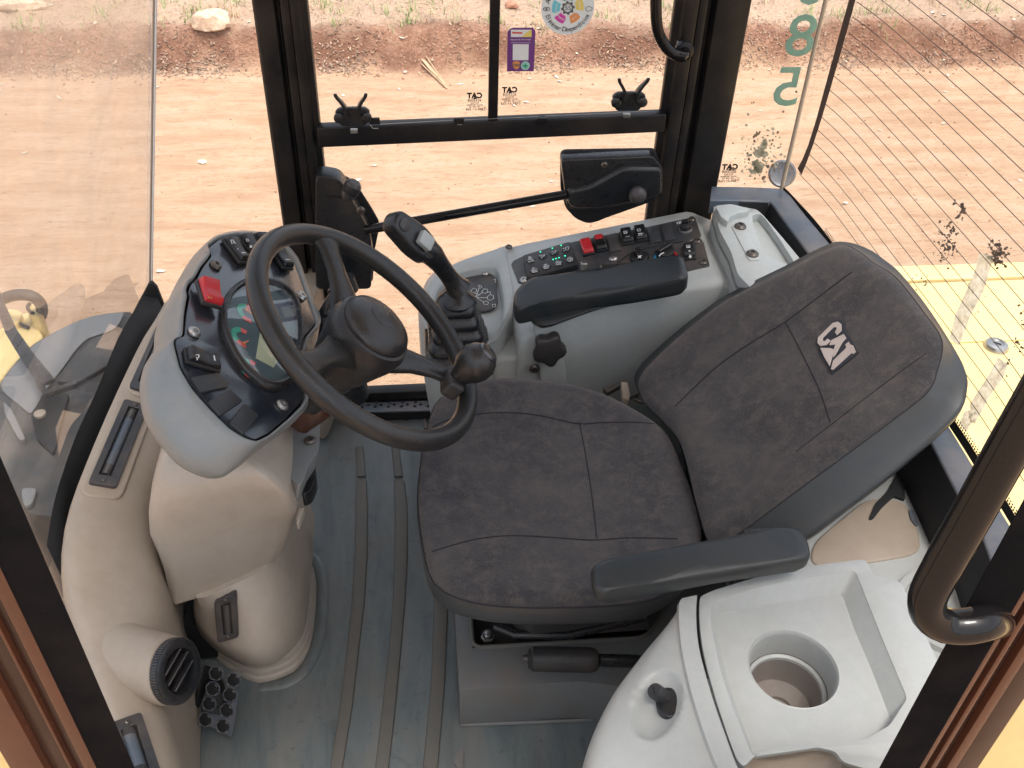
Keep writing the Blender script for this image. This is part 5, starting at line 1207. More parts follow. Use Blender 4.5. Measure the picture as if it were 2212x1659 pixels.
prism('raised_cover', rnd(up_p, .012, 4), (0,.03,0), MT['black'], lh, bevel=.009, seg=4)
prism('slot', rnd(WS('a2', [(1870,1040),(1955,990),(1962,998),(1885,1048)], ('y', 1.7345)), .002, 2), (0,.002,0), MT['dark'], lh)
lathe('knob', frame(W('a2', 1893, 1057, ('y', 1.733)), (1,0,0), (.0,-1,.1)), [(.008,0),(.010,.006),(.0165,.012),(.0185,.020),(.016,.028),(.009,.0325),(.0001,.034)], MT['vent'], lh, n=32, sharp=0)
inst('screw', SCRD, lh, frame(W('a2', 1718, 912, ('y', 1.754)), (1,0,0), (0,-1,0)) @ Matrix.Scale(.9, 4))
# rod
rod = tube('door_rod', [W('a2', 395, 1272, ('y', 1.745)), W('a2', 1512, 1075, ('y', 1.745))], .0098, MT['gloss'], None, n=16); tag(rod, 'black steel rod running between the two door lock housings', 'rod')
# left housing
lh2 = thing('door_hinge_housing', W('a2', 280, 1150, ('y', 1.76)), 'black moulded housing with ribbed lever behind the steering wheel top', 'lock housing')
hb = WS('a2', [(122,960),(270,972),(325,1000),(372,1060),(430,1150),(478,1235),(470,1290),(450,1385),(440,1560),(122,1560)], ('y', 1.79))
prism('back_plate', rnd(hb, .008, 3), (0,.008,0), MT['dark'], lh2, bevel=.002)
hm = WS('a2', [(124,978),(150,975),(250,990),(290,1040),(330,1120),(400,1240),(425,1300),(440,1400),(430,1600),(124,1600)], ('y', 1.745))
prism('cover', rnd(hm, .012, 4), (0,.045,0), MT['black'], lh2, bevel=.010, seg=4)
prism('slot', rnd(WS('a2', [(180,1082),(270,1080),(268,1098),(190,1096)], ('y', 1.7445)), .002, 2), (0,.002,0), MT['dark'], lh2)
a_, b_ = W('a2', 290, 1100, ('y', 1.72)), W('a2', 335, 1020, ('y', 1.72))
tube('lever', [a_, a_.lerp(b_, .3), b_, b_.lerp(a_, -.15)], [.008,.015,.0165,.012], MT['vent'], lh2, n=10)
bmr = bm_new()
for t_ in (.5,.62,.74,.86): add_tube(bmr, [a_.lerp(b_, t_), a_.lerp(b_, t_+.04)], .0178, 10)
finish('lever_rib', bmr, MT['blackm'], lh2)
inst('screw', SCRD, lh2, frame(W('a2', 372, 1163, ('y', 1.744)), (1,0,0), (0,-1,0)) @ Matrix.Scale(1.1, 4))
tube('bellow_knob', [W('b1', 160, 400, ('y', 1.70)), W('b1', 190, 480, ('y', 1.70))], .018, MT['blackm'], lh2, n=14)
# small taupe side trim behind the wheel
tt = prism('side_trim', rnd(WS('a4', [(1800,150),(1850,132),(1980,150),(2003,180),(2000,260),(1940,385),(1900,420),(1800,330)], ('z', .40)), .012, 3), (0,0,-.38), MT['taupe'], None, bevel=.006); tag(tt, 'small taupe trim corner seen through the top of the steering wheel', 'trim')
# side light glass between corner seam and left pillar, quarter glass right
sglass = thing('side_window', (-.4, YF, .4), 'clear narrow side window pane left of the far door pillar', 'window')
xs0 = -.557; xp = W('D', 575, 250, PF).x+.004
bmg = bm_new(); q = [Vector((-.43-.0,1.812,.983)), Vector((-.557,1.812,.385)), Vector((-.60,1.812,.15)), Vector((xp,1.812,.15)), Vector((xp,1.812,1.72)), Vector((-.28,1.812,1.72))]
prism('pane', q, (0,.004,0), MT['glass'], sglass)
box('sill', (-.42, 1.80, .12), .36, .05, .06, MT['frame'], sglass, bevel=.004)
xq = W('D', 1582, 250, PF).x-.003
qg = thing('quarter_window', (.73, YF, .6), 'narrow clear rear quarter window with mirrored green-grey numerals', 'window')
prism('pane', [Vector((xq,1.80,.585)), Vector((.815,1.80,.585)), Vector((.83,1.80,1.72)), Vector((xq,1.80,1.72))], (0,.005,0), MT['rglass'], qg)
def dnum(ch, cx, cy, size, wd, lab=None):
    c = W('a3', cx, cy, ('y', 1.796)); Mx = frame(c, (1,0,0), (0,-1,0)); return text('numeral', ch, size, Mx, MT['decal'], qg, mirror=True, bold=.0006, width=wd)
dnum('5', 742, 550, .115, 1.12); dnum('8', 832, 235, .115, 1.12); dnum('0', 905, -90, .115, 1.12)
# worn dirt flakes on quarter glass
MT['flake'] = transl('flaked residue', (.36, .36, .28), (.52, .50, .38), 90)
MT['flake2'] = plastic('dark residue', (.16, .12, .08), .9, DUST, .3, .3, 100)
bm = bm_new(); bm2 = bm_new(); rng = random.Random(3)
def flake(bmx, k, x, y, r, pl, n):
    m = rng.randint(5, 9); off = rng.uniform(0, 6); P = []
    for j in range(m):
        a = -off-2*math.pi*j/m; rr__ = r*rng.uniform(.35, 1.2); P.append(W(k, x+math.cos(a)*rr__, y+math.sin(a)*rr__, pl)+Vector(n)*.001)
    try: bmx.faces.new([bmx.verts.new(p) for p in P])
    except ValueError: pass
for k_ in range(150):
    t = rng.random(); flake(bm if rng.random() < .75 else bm2, 'a3', 580+rng.gauss(0, 75), 950+rng.gauss(0, 95), rng.uniform(3, 13), ('y', 1.796), (0,-1,0))
for (x, y, r) in ((600,900,38),(590,940,42),(560,1030,42),(545,1060,38),(580,1040,40),(570,950,34),(610,870,28),(540,1010,30)): flake(bm, 'a3', x, y, r, ('y', 1.7955), (0,-1,0))
for (x, y, r) in ((560,825,18),(545,840,14),(575,815,12),(540,632,10),(525,636,8),(720,690,10),(800,565,12),(655,1025,12),(600,1100,14),(705,890,7)): flake(bm2, 'a3', x, y, r, ('y', 1.795), (0,-1,0))
finish('flaked_label', bm, MT['flake'], qg, sharp=0); finish('dirt_spots', bm2, MT['flake2'], qg, sharp=0)
PQ = ('y', 1.796)
def glassmark(k, cx, cy, s, parent, pl_y, badge=True):
    mat = MT['dark']; c = W(k, cx, cy, ('y', pl_y)); Mx = frame(c, (1,0,0), (0,-1,0))
    text('maker_mark', 'CAT', .0150*s, Mx, mat, parent, mirror=True, bold=.0007*s)
    prism('mark_triangle', [Mx @ Vector((p*s, q*s, .0005)) for p, q in ((-.0035,-.0062),(.0035,-.0062),(0,-.0015))], (0,.0004,0), mat, parent)
    for tx, sz, dy_ in (('3033008', .0078, .0095), ('FUYAO', .0052, .0148), ('SOLID TEMPERED', .0040, .0190), ('AS2 M98 T26', .0040, .0228), ('43R-011568', .0070, .0280)):
        text('glass_print', tx, sz*s, Mx @ Matrix.Translation((0, -dy_*s, 0)), mat, parent, mirror=True)
    e = Mx @ Matrix.Translation((.0175*s, -.026*s, 0)); text('glass_print', 'E1', .0065*s, e, mat, parent, mirror=True)
    tube('mark_ring', [e @ Vector((.0052*s*math.cos(a), .0052*s*math.sin(a), 0)) for a in np.linspace(0, 2*math.pi, 20, endpoint=False)], .0003, mat, parent, n=4, closed=True)
glassmark('a2', 1003, 530, 1.0, door, 1.8085); glassmark('a2', 1197, 498, 1.0, door, 1.8145); glassmark('a3', 392, 1035, 1.15, qg, 1.796)
# ---- stickers
rs_ = W('c2', 1030, 110, ('y', 1.808)); SM = frame(rs_, (1,0,0), (0,-1,0)); srad = (W('c2', 1395, 110, ('y', 1.808))-rs_).length
stk = thing('round_sticker', rs_, 'round white sticker with gear and coloured arrows on the far window', 'sticker')
lathe('disc', SM, [(srad,-.001),(srad,0)], MT['sticker'], stk, n=72, sharp=30)
def sec(r0, r1, a0, a1, mat, nm='arrow', z=.0006):
    P = [SM @ Vector((r0*srad*math.cos(R_(a)), r0*srad*math.sin(R_(a)), z)) for a in np.linspace(a0, a1, 10)]
    P.append(SM @ Vector(((r0+r1)/2*srad*math.cos(R_(a1+(8 if a1 > a0 else -8))), (r0+r1)/2*srad*math.sin(R_(a1+(8 if a1 > a0 else -8))), z)))
    P += [SM @ Vector((r1*srad*math.cos(R_(a)), r1*srad*math.sin(R_(a)), z)) for a in np.linspace(a1, a0, 10)]
    prism(nm, P, -Vector((0,-1,0))*.0008, mat, stk)
sec(.30,.60,150,195,MT['cyan']); sec(.30,.60,215,255,MT['magenta']); sec(.30,.60,285,325,MT['orange']); sec(.30,.60,350,395,MT['gold']); sec(.30,.60,60,120,MT['green'])
bm = bm_new(); P = []
for j in range(64):
    a = 2*math.pi*j/64; r = srad*(.255 if (j % 8) < 4 else .205); P.append(SM @ Vector((r*math.cos(a), r*math.sin(a), .0006)))
inner = [SM @ Vector((.15*srad*math.cos(-2*math.pi*j/32), .15*srad*math.sin(-2*math.pi*j/32), .0006)) for j in range(32)]
holed(bm, P, [inner], Vector((0,.0008,0))); finish('gear', bm, MT['gear'], stk)
text('letters', '5S', .0125, SM @ Matrix.Translation((0,0,.001)), MT['gear'], stk, ext=.0002)
def arctext(s, r, a_start, step, size, flip=False, mat=None):
    for i, ch in enumerate(s):
        if ch == ' ': continue
        a = a_start+step*i; th = R_(a)
        M2 = SM @ Matrix.Translation((r*srad*math.cos(th), r*srad*math.sin(th), .001)) @ Matrix.Rotation(th+(math.pi/2 if flip else -math.pi/2), 4, 'Z')
        text('letter', ch, size, M2, mat or MT['gear'], stk, ext=.0002)
arctext('Eliminar Desperdícios', .80, 202, 6.9, .0125, flip=True)
arctext('Ambiente Social', .80, 162, -9.2, .0125)
for a_, s__ in ((207, 'SEIKETSU'), (290, 'SEIRI'), (152, 'SHITSUKE'), (354, 'SEITON')):
    fl_ = a_ > 200 and a_ < 340; arctext(s__, .45, a_+6, (6 if s__ != 'SEIRI' else 7)*(1 if fl_ else 1)*(1), .0046, flip=True, mat=MT['print'])
eye = SM @ Matrix.Translation((-.80*srad, -.03*srad, .001)); tube('eye_symbol', [eye @ Vector((.0062*math.cos(a), .0034*math.sin(a), 0)) for a in np.linspace(0, 2*math.pi, 16, endpoint=False)], .0006, MT['gear'], stk, n=4, closed=True)
lathe('eye_pupil', eye, [(.0018,0),(.0018,.0005)], MT['gear'], stk, n=12)
hnd = SM @ Matrix.Translation((.80*srad, -.03*srad, .001)); tube('hands_symbol', [hnd @ Vector((.0062*math.cos(a), .0044*math.sin(a)*(1+.2*math.cos(3*a)), 0)) for a in np.linspace(0, 2*math.pi, 10, endpoint=False)], .0005, MT['gear'], stk, n=4, closed=True)
# purple sticker
Y2 = 1.813
pst = thing('purple_sticker', W('c2', 385, 700, ('y', Y2)), 'rectangular purple sticker with round badges on the far window', 'sticker')
prism('backing', WS('c2', [(190,985),(197,440),(235,400),(270,385),(545,385),(560,405),(575,415),(582,450),(558,985)], ('y', Y2)), (0,.001,0), MT['purple'], pst)
prism('banner', WS('c2', [(243,412),(530,412),(530,512),(243,512)], ('y', Y2-.0006)), (0,.0005,0), MT['print'], pst)
prism('banner_corner', WS('c2', [(530,412),(530,512),(395,512),(440,465),(495,425)], ('y', Y2-.001)), (0,.0003,0), MT['gold'], pst)
prism('banner_title', WS('c2', [(262,440),(400,446),(400,468),(262,464)], ('y', Y2-.001)), (0,.0003,0), MT['gred'], pst)
prism('white_panel', WS('c2', [(270,612),(490,612),(485,832),(268,832)], ('y', Y2-.0006)), (0,.0005,0), MT['print'], pst)
Mx = frame(W('c2', 378, 547, ('y', Y2-.001)), (1,0,0), (0,-1,0)); text('letters', 'Reporte de Intervenção', .0040, Mx, MT['print'], pst, ext=.0002)
tube('rule_line', WS('c2', [(245,592),(512,592)], ('y', Y2-.001)), .0003, MT['print'], pst, n=4)
prism('shield_badge', rnd(WS('c2', [(270,858),(318,845),(368,855),(372,900),(350,945),(318,963),(280,940),(262,895)], ('y', Y2-.0006)), .002, 2), (0,.0005,0), MT['orange'], pst)
text('letters', 'CASA', .0068, frame(W('c2', 318, 902, ('y', Y2-.001)), (1,0,0), (0,-1,0)), MT['gear'], pst, ext=.0002, bold=.0002)
rb = frame(W('c2', 443, 908, ('y', Y2-.0006)), (1,0,0), (0,-1,0)); lathe('round_badge', rb, [(.0086,0),(.0086,.0004)], MT['teal'], pst, n=32)
bm = bm_new(); add_box(bm, rb @ Vector((0,0,.0008)), .0092, .003, .0004, rb.to_3x3()); add_box(bm, rb @ Vector((0,0,.0013)), .003, .0092, .0004, rb.to_3x3()); finish('cross', bm, MT['green'], pst)

# ================================================================== WINDSCREEN
ws = thing('windscreen', (-.58, 1.1, .4), 'large dusty curved windscreen with painted-in haze and a rubber seam at the far corner', 'windscreen')
plan = cat([Vector((-.557,1.806,.385)), Vector((-.595,1.60,.385)), Vector((-.62,1.25,.385)), Vector((-.625,.90,.385)), Vector((-.615,.65,.385)), Vector((-.58,.45,.385))], 30)
lean = Vector((.128/.598, 0, 1))
def wlev(z): return [p+lean*(z-.385)*(1 if True else 0) for p in plan]
loft('pane', [wlev(z) for z in (.20,.385,.7,1.0,1.35,1.72)], MT['wglass'], ws, closed=False, sharp=0)
tube('corner_seal', [Vector((-.557,1.808,.385))+lean*(z-.385) for z in (.2,.5,.9,1.3,1.72)], .0024, MT['taupe'], ws, n=8)
tube('corner_seal', [Vector((-.552,1.804,.385))+lean*(z-.385) for z in (.2,.5,.9,1.3,1.72)], .0018, MT['print'], ws, n=8)
# black lower band (frit) inside
band = WS('a4', [(925,272),(880,345),(800,470),(700,660),(590,940),(480,1200),(390,1440),(330,1659)], ('z', .43)); 
def frit(z, dx): return [p+Vector((dx,0,z)) for p in plan]
b1_ = cat([W('a4', x, y, ('z', .40)) for x, y in [(935,275),(860,400),(740,600),(600,940),(480,1200),(390,1450),(330,1659),(290,1900)]], 24)
b2_ = cat([W('a4', x, y, ('z', .385)) for x, y in [(1040,470),(1000,480),(860,620),(640,1050),(440,1500),(395,1700),(400,1900),(430,2200)]], 24)
loft('lower_band', [b1_, [a.lerp(b, .5)+Vector((0,0,-.004)) for a, b in zip(b1_, b2_)], [p+Vector((0,0,-.01)) for p in b2_], [p+Vector((.02,0,-.2)) for p in b2_]], MT['dark'], ws, closed=False, sharp=0)
prism('corner_gusset', WS('a4', [(925,272),(945,270),(975,300),(1030,440),(1060,560),(860,620),(830,450)], ('y', 1.74)), (0,.012,0), MT['dark'], ws, bevel=.002)

# ================================================================== OUTSIDE FRONT : cowl, yellow bracket, hose, wiper
cow = thing('front_cowl', W('a4', 400, 900, ('z', .05)), 'dark grey curved front cowl outside the windscreen', 'cowl')
Zc = .18
co = WS('a4', [(825,450),(800,442),(740,445),(620,458),(500,490),(380,545),(280,600),(190,655),(90,760),(0,880),(-80,1050),(-60,1250),(60,1500),(170,1700),(600,1750),(860,1200),(900,700)], ('z', Zc))
prism('body', rnd(co, .02, 3), (.0,0,-.5), MT['extgrey'], cow, bevel=.012, seg=4)
prism('sky_sheen_panel', rnd(WS('a4', [(775,448),(740,450),(620,462),(500,494),(380,549),(285,605),(195,662),(95,765),(5,885),(15,940),(100,1010),(190,1085),(240,1010),(262,960),(330,870),(400,780),(470,680),(540,610),(600,590),(700,560),(740,520)], ('z', Zc+.006)), .012, 3), (0,0,-.004), MT['extsheen'], cow, bevel=.002)  # cowl top catching the sky, painted as a paler panel
prism('step_panel', rnd(WS('a4', [(600,600),(740,560),(700,760),(480,885),(345,880),(420,770)], ('z', Zc+.012)), .01, 3), (0,0,-.01), MT['extgrey'], cow, bevel=.003)
prism('service_cover', rnd(WS('a4', [(280,945),(430,950),(330,1330),(230,1240),(190,1090)], ('z', Zc+.012)), .01, 3), (0,0,-.01), MT['dark'], cow, bevel=.003)
prism('lower_panel', rnd(WS('a4', [(20,1000),(75,1060),(160,1240),(120,1245),(30,1080)], ('z', Zc+.012)), .01, 3), (0,0,-.01), MT['extsheen'], cow, bevel=.003)
prism('lower_panel', rnd(WS('a4', [(130,1540),(230,1540),(200,1640),(150,1659),(140,1620)], ('z', Zc+.012)), .01, 3), (0,0,-.01), MT['extsheen'], cow, bevel=.003)
lathe('cap', frame(W('a4', 252, 1090, ('z', Zc+.014)), (1,0,0), (0,0,1)), [(.012,0),(.012,.006),(.008,.008)], MT['taupe'], cow, n=16)
yb = thing('yellow_bracket', W('a4', 150, 520, ('z', -.2)), 'yellow painted steel bracket with clamp outside at far left', 'bracket')
ZY = -.10
prism('arm', rnd(WS('a4', [(-30,560),(30,540),(110,470),(180,440),(285,490),(275,530),(240,550),(270,600),(190,655),(90,760),(0,870),(-60,880)], ('z', ZY)), .015, 3), (0,0,-.10), MT['yellow'], yb, bevel=.008)
prism('lug', rnd(WS('a4', [(160,430),(215,380),(262,430),(250,480),(190,470)], ('z', ZY+.05)), .012, 3), (0,0,-.08), MT['yellow'], yb, bevel=.006)
prism('boss', rnd(WS('a4', [(0,430),(90,430),(140,450),(110,520),(20,520),(0,490)], ('z', ZY+.02)), .01, 3), (0,0,-.08), MT['yellow'], yb, bevel=.006)
for pts in ([(185,395),(170,420),(200,455),(255,485)], [(110,470),(105,500),(140,530),(178,545)]):
    tube('clamp_band', cat([W('a4', x, y, ('z', ZY+.055 if y < 460 else ZY+.008)) for x, y in pts], 10), .005, MT['blackm'], yb, n=8)
hs_ = tube('hydraulic_hose', cat([W('a4', x, y, ('z', z)) for x, y, z in ((-30,385,-.02),(20,365,.0),(80,345,.02),(140,340,.02),(200,350,.02),(245,385,0),(262,430,-.05),(255,470,-.12))], 24), .016, MT['blackm'], None, n=12); tag(hs_, 'black rubber hose arching over the yellow bracket', 'hose')
wip = thing('wiper', W('a4', 150, 680, ('z', .3)), 'black wiper arm outside the lower left windscreen', 'wiper')
zw = .27
tube('arm', [W('a4', -40, 300, ('z', zw)), W('a4', 0, 400, ('z', zw)), W('a4', 70, 570, ('z', zw)), W('a4', 175, 730, ('z', zw)), W('a4', 250, 830, ('z', zw)), W('a4', 310, 885, ('z', zw))], [.010,.010,.012,.014,.016,.012], MT['black'], wip, n=8, flat=.4)
tube('linkage', [W('a4', 215, 780, ('z', zw-.02)), W('a4', 250, 900, ('z', zw-.02)), W('a4', 290, 960, ('z', zw-.02)), W('a4', 480, 895, ('z', zw-.02))], .008, MT['black'], wip, n=8)

# ================================================================== REAR : window, frame, hood
rf = thing('rear_window_frame', (.8, 1.2, .6), 'slate blue-black steel ledge running under the rear window', 'window frame')
ZR = .60
def ledge(outer, inner, z, dz, mat, nm):
    n = len(outer); bm = bm_new()
    V = [[o_+Vector((0,0,-dz)), o_, i_, i_+Vector((0,0,-dz))] for o_, i_ in zip(outer, inner)]; add_loft(bm, V, closed=False)
    return finish(nm, bm, mat, rf, bevel=.003, seg=2, sharp=50)
oc = WS('a3', [(280,1152),(500,1155),(715,1165),(770,1215),(860,1330),(1030,1530)], ('z', ZR))+WS('b2', [(1735,1030),(1900,1300),(2110,1640)], ('z', ZR))+[Vector((.735,.40,ZR))]
ic = WS('a3', [(270,1240),(450,1240),(640,1245),(665,1275),(740,1380),(890,1580)], ('z', ZR))+WS('b2', [(1635,1120),(1790,1420),(1945,1690)], ('z', ZR))+[Vector((.675,.40,ZR))]
ledge(oc, ic, ZR, .03, MT['slate'], 'ledge')
ic = ic[1:]; ic2 = [p+Vector((-.012, -.012, -.05)) for p in ic]; 
bm = bm_new(); add_loft(bm, [[a+Vector((0,0,-.004)) for a in ic], [Vector((a.x-.004, a.y-.002, a.z-.035)) for a in ic], ic2, [p+Vector((0,0,-.15)) for p in ic2]], closed=False); finish('inner_channel', bm, MT['dark'], rf, sharp=40)
rw = thing('rear_window', (.83, 1.2, .6), 'rear window pane with thin heater lines and peeling tape strips', 'rear window')
fp = [W('a3', 720, 1163, ('z', .60))]+WS('a3', [(800,1245),(1030,1520)], ('z', .60))+WS('b2', [(1765,1015),(1950,1310),(2150,1625)], ('z', .60))+[Vector((.79,.40,.60))]
gp = cat(fp, 60)
def glev(z, dx=0): return [Vector((p.x+dx, p.y, z)) for p in gp]
loft('pane', [glev(z, .002) for z in (.58,.8,1.1,1.4,1.72)], MT['rglass'], rw, closed=False, sharp=0)
# frit border
bm = bm_new(); add_loft(bm, [glev(.585, .0005), glev(.603, .0005)], closed=False); finish('black_border', bm, MT['dark'], rw, sharp=0)
bm = bm_new()
for i in range(8, 59):
    a, b = gp[i], gp[i+1]
    for q_ in range(4):
        c = a.lerp(b, q_/4)
        for lv_, s__ in ((.606,.0030),(.611,.0022)):
            add_box(bm, (c.x, c.y, lv_), .0006, s__, s__)
finish('border_dots', bm, MT['dark'], rw, sharp=0)
tube('seam_seal', [Vector((gp[0].x, gp[0].y+.006, z)) for z in (.58,1.0,1.72)], .0045, MT['taupe'], rw, n=8)
# bus bar & heater lines : project bus bar pixels to glass plan
gb = BVHTree.FromPolygons([p for z in (.5,1.75) for p in glev(z)], [(i, i+1, 61+i-0 if False else 60+i+1, 60+i) for i in range(59)])
def og(k, x, y):
    h = gb.ray_cast(CAMLOC, ray(k, x, y)); return h[0]
L_ = [og('a3', x, y) for x, y in ((1133,0),(1080,190),(1027,385),(975,575),(930,740),(880,900),(845,985),(815,1040))]
R2 = [og('a3', x, y) for x, y in ((1174,0),(1121,193),(1066,383),(1013,568),(964,733),(914,888),(876,993),(838,1084))]
ok = [i for i in range(8) if L_[i] and R2[i]]
topd = Vector((0,0,.3))
if len(ok) > 2:
    L2 = [L_[ok[0]]+topd]+[L_[i] for i in ok]; R3 = [R2[ok[0]]+topd]+[R2[i] for i in ok]
    off_ = Vector((-.002,-.001,0)); bm = bm_new(); add_loft(bm, [[p+off_ for p in L2], [p+off_ for p in R3]], closed=False); finish('bus_bar', bm, MT['bustrip'], rw, sharp=0)
starts = [(1170,5),(1140,95),(1110,190),(1082,285),(1055,375),(1027,462),(1000,548),(972,632),(947,712),(925,792),(902,870),(876,945),(853,1018),(832,1085)]
dz_prev = None; zs_ = []
for (x, y) in starts:
    h = og('a3', x, y)
    if h is None: continue
    i0 = min(range(60), key=lambda i: (Vector((gp[i].x, gp[i].y, 0))-Vector((h.x, h.y, 0))).length)
    zs_.append((h.z, i0))
if zs_:
    stp = (zs_[0][0]-zs_[-1][0])/(len(zs_)-1)
    for k_ in range(1, 9): zs_.append((zs_[0][0]+stp*k_, zs_[0][1]))
    for z, i0 in zs_:
        tube('heater_line', [Vector((p.x-.001, p.y, z)) for p in gp[i0:]], .00075, MT['bustrip'], rw, n=4)
# tape strips
def strip(pts, mat, nm):
    P = [og('b2', x, y) for x, y in pts]
    if all(P): 
        bm = bm_new(); bm.faces.new([bm.verts.new(p+Vector((.004,0,0))) for p in P]); finish(nm, bm, mat, rw, sharp=0)
MT['tape'] = transl('aged tape', (.60, .54, .42), (.88, .86, .76), 90)
strip([(1905,75),(1985,90),(1960,190),(1925,300),(1860,420),(1790,600),(1735,560),(1770,420),(1830,290),(1880,170)], MT['tape'], 'tape_strip')
strip([(2010,665),(2065,700),(2040,780),(1980,860),(1930,950),(1880,1040),(1850,1030),(1850,930),(1900,850),(1960,760)], MT['tape'], 'tape_strip')
strip([(1820,970),(1850,960),(1865,1030),(1830,1090),(1790,1040)], MT['tape'], 'tape_strip')
bm = bm_new(); rng = random.Random(5)
def rflake(k, x, y, r):
    m = rng.randint(6, 10); P = []
    for j in range(m):
        a = -2*math.pi*j/m; rr__ = r*rng.uniform(.3, 1.25); h = og(k, x+math.cos(a)*rr__, y+math.sin(a)*rr__)
        if not h: return
        P.append(h+Vector((.005,0,0)))
    try: bm.faces.new([bm.verts.new(p) for p in P])
    except ValueError: pass
for (cx, cy, sx_, sy_, n_, r0) in ((2000,90,26,34,38,12),(1720,40,22,45,26,10),(1690,110,40,40,22,5),(1590,250,26,36,18,6),(1850,1010,30,26,12,6),(2050,700,14,24,10,8),(1900,350,30,70,16,6),(1970,830,26,50,12,6)):
    for _ in range(n_): rflake('b2', rng.gauss(cx, sx_), rng.gauss(cy, sy_), rng.uniform(r0*.4, r0*1.3))
for (cx, cy, sx_, sy_, n_, r0) in ((1800,1310,18,30,20,14),(1740,1430,30,60,34,9),(1700,1540,26,40,26,7),(2035,1560,30,34,30,12)):
    for _ in range(n_): rflake('a3', rng.gauss(cx, sx_), rng.gauss(cy, sy_), rng.uniform(r0*.4, r0*1.3))
for (cx, cy) in ((2150,450),(2120,600),(2145,520)):
    for _ in range(8): rflake('b2', rng.gauss(cx, 18), rng.gauss(cy, 36), rng.uniform(4, 12))
finish('tape_residue', bm, MT['flake2'], rw, sharp=0)
# hood
hood = thing('engine_hood', (1.8, 1.1, .3), 'pale yellow engine hood behind the rear window', 'engine hood')
zh = .35
yfar = W('D', 2000, 572, ('z', zh)).y; yfar2 = W('D', 2000, 603, ('z', zh)).y; yg2 = W('D', 2000, 609, ('z', zh)).y
box('side_panel', (2.0, (yfar+yfar2)/2, zh-.3), 2.1, yfar-yfar2, .6, MT['hood'], hood, bevel=.004)
box('panel_gap', (2.0, (yfar2+yg2)/2, zh-.3), 2.1, yfar2-yg2, .58, MT['dark'], hood)
ys_ = [yg2, W('D', 2150, 736, ('z', zh)).y, W('D', 2190, 1007, ('z', zh)).y, .45]
for a_, b_ in zip(ys_, ys_[1:]):
    box('top_panel', (2.0, (a_+b_)/2, zh-.28), 2.1, a_-b_-.004, .56, MT['hood'], hood, bevel=.003)
box('under_panel', (2.0, 1.1, zh-.33), 2.08, 1.2, .56, MT['dark'], hood)
lk = frame(W('D', 2151, 750, ('z', zh)), (1,0,0), (0,0,1)); lock = lathe('lock', lk, [(.026,0),(.026,.003),(.022,.010),(.014,.012),(.013,.010),(.0001,.010)], MT['screw'], hood, n=32)
bm = bm_new(); add_box(bm, lk @ Vector((0,0,.0108)), .016, .003, .001, Matrix.Rotation(R_(-35), 3, 'Z')); finish('keyhole', bm, MT['dark'], lock)
box('dark_gap_backing', (.765, 1.20, .22), .20, 1.16, .42, MT['dark'], rf)  # dark box added under the ledge so the gap reads black
# something grey-blue seen through the quarter window: mirror bracket
mb = thing('rear_work_lamp', W('a3', 710, 1100, ('y', 1.95)), 'blue-grey round lamp outside behind the quarter window corner', 'lamp')
lc = W('a3', 715, 1075, ('y', 1.92)); LMx = frame(lc, (1,0,0), (-.3,-1,.5)); lathe('shell', LMx, [(.008,-.03),(.018,-.025),(.028,-.012),(.031,0),(.027,.003),(.022,.0)], MT['slate'], mb, n=32); lathe('reflector', LMx, [(.021,-.002),(.01,-.006),(.0001,-.008)], MT['taupe'], mb, n=24)

# ================================================================== NEAR PILLARS, near handle
np_ = thing('near_door_frame', (.06, .33, 0), 'glossy black near door posts in the left and right foreground', 'door frame')
def npost(k_pts, y, zb, zt2, mat, nm, dy):
    pass
YN = .33
xR = W('D', 240, 1659, ('y', YN)).x; 
xi = [W('b3', x, y, ('y', YN)).x for x, y in ((780,1580),(570,1580),(470,1580),(400,1580),(250,1580),(0,1500))]
# left post : profile in plan, facing faces glossy
xi[0], xi[1] = -.1835, -.2045
prof = [(xi[0],YN),(xi[0]-.04,YN+.045),(xi[1]-.06,YN+.045),(xi[1],YN)]
prism('left_post', [Vector((x, y, -.1)) for x, y in prof], (0,0,1.85), MT['post'], np_, bevel=.002, seg=2)
MT['reflpost2'] = plastic('dark ground reflection on post', (.025, .011, .008), .3, (.06,.03,.02), .5, 0, spec=.4)  # darker bands of the same painted ground reflection
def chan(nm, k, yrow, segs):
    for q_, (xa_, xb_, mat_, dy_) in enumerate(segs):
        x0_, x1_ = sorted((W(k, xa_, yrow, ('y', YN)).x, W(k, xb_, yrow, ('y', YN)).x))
        prism(nm, [Vector((x0_, YN+.004-dy_, -.1)), Vector((x1_, YN+.004-dy_, -.1)), Vector((x1_+.0005, YN+.030+.001*q_, -.1)), Vector((x0_-.0005, YN+.030+.001*q_, -.1))], (0,0,1.96), mat_, np_, bevel=.0012, seg=2)
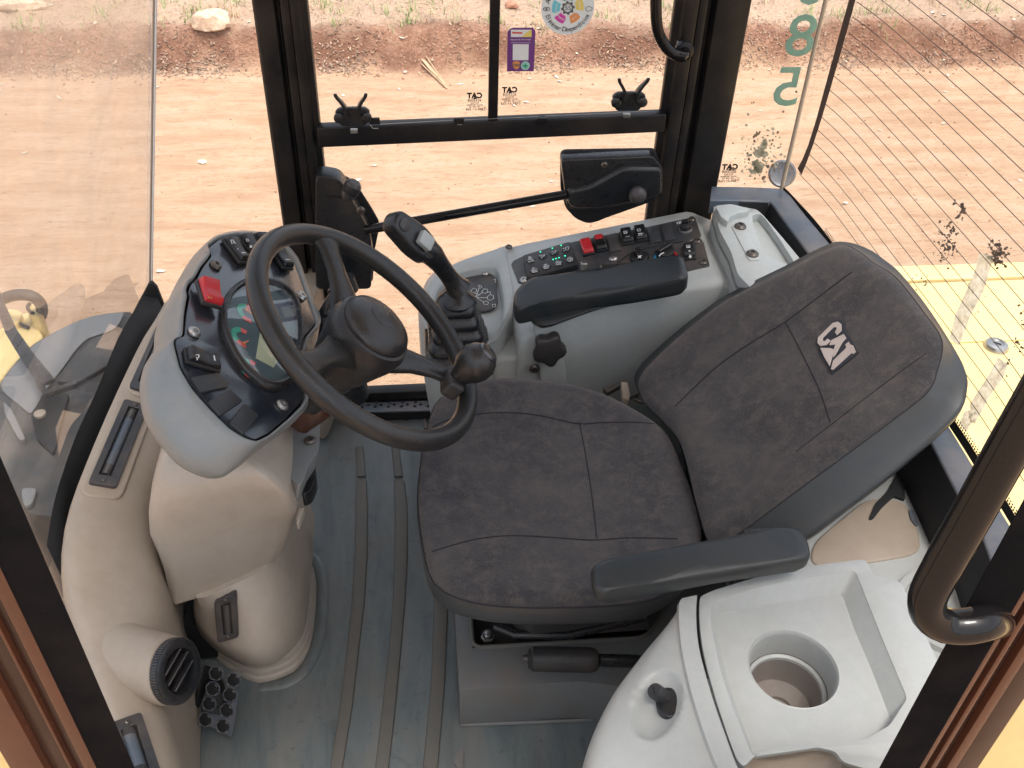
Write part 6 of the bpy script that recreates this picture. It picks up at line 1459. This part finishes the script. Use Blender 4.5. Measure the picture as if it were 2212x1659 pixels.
chan('left_channel', 'b3', 1580, [(480,566,MT['reflpost'],.002),(400,479,MT['reflpost2'],-.004),(375,399,MT['reflpost'],.0),(255,374,MT['reflpost2'],-.003),(45,254,MT['reflpost'],.003)])  # strip colours carry the ground reflection of glossy black paint
box('body_edge', (-.275, YN+.03, .5), .05, .02, 1.1, MT['yellow'], np_)
xo = [W('b5', x, y, ('y', YN)).x for x, y in ((1340,1536),(1590,1536),(1700,1536),(1850,1536),(2000,1536))]
xo[0], xo[1] = .322, .3545
prof = [(xo[0],YN),(xo[1],YN-.002),(xo[1]+.03,YN+.045),(xo[0]+.075,YN+.045)]
prism('right_post', [Vector((x, y, -.1)) for x, y in prof], (0,0,1.85), MT['post'], np_, bevel=.003, seg=2)
chan('right_channel', 'b5', 1536, [(1594,1640,MT['reflpost'],.004),(1641,1690,MT['reflpost2'],-.001),(1691,1722,MT['reflpost'],.002),(1723,1790,MT['reflpost2'],-.004),(1791,1850,MT['reflpost'],.001),(1851,1985,MT['reflpost2'],.0)])
box('body_edge', (.50, YN+.035, .5), .16, .02, 1.4, MT['yellow'], np_)
nh = thing('near_grab_handle', W('D', 2120, 1345, ('y', .36)), 'thick glossy black tubular grab handle on the right foreground post', 'grab handle')
hpts = [W('D', x, y, ('y', yy)) for x, y, yy in ((2330,700,.335),(2250,845,.332),(2175,975,.33),(2100,1110,.328),(2035,1225,.325),(2004,1290,.322),(2009,1328,.320),(2040,1350,.318),(2085,1353,.316),(2132,1344,.315))]
hpts[-1] = W('D', 2122, 1346, ('y', .317)); hpts += [W('D', 2146, 1342, ('y', .326)), W('D', 2158, 1340, ('y', .345))]
tube('bar', cat(hpts, 64), .0108, MT['gloss'], nh, n=24)

# roof (shades the cab as in the photograph)
roof = prism('roof', [(-.30,.30,1.86),(.85,.30,1.86),(.90,1.88,1.86),(-.40,1.88,1.86)], (0,0,.09), MT['frame'], cabf, bevel=.02)
roof.data.materials[0] = MT['grey']
# outer machine body under the cab (hidden below floor, keeps light from leaking)
ub = prism('machine_body', [(-.60,.42,-.085),(.95,.42,-.085),(.95,1.74,-.085),(-.52,1.74,-.085)], (0,0,-.5), MT['yellow'], None, bevel=.01); tag(ub, 'yellow machine chassis below the cab floor', 'chassis')
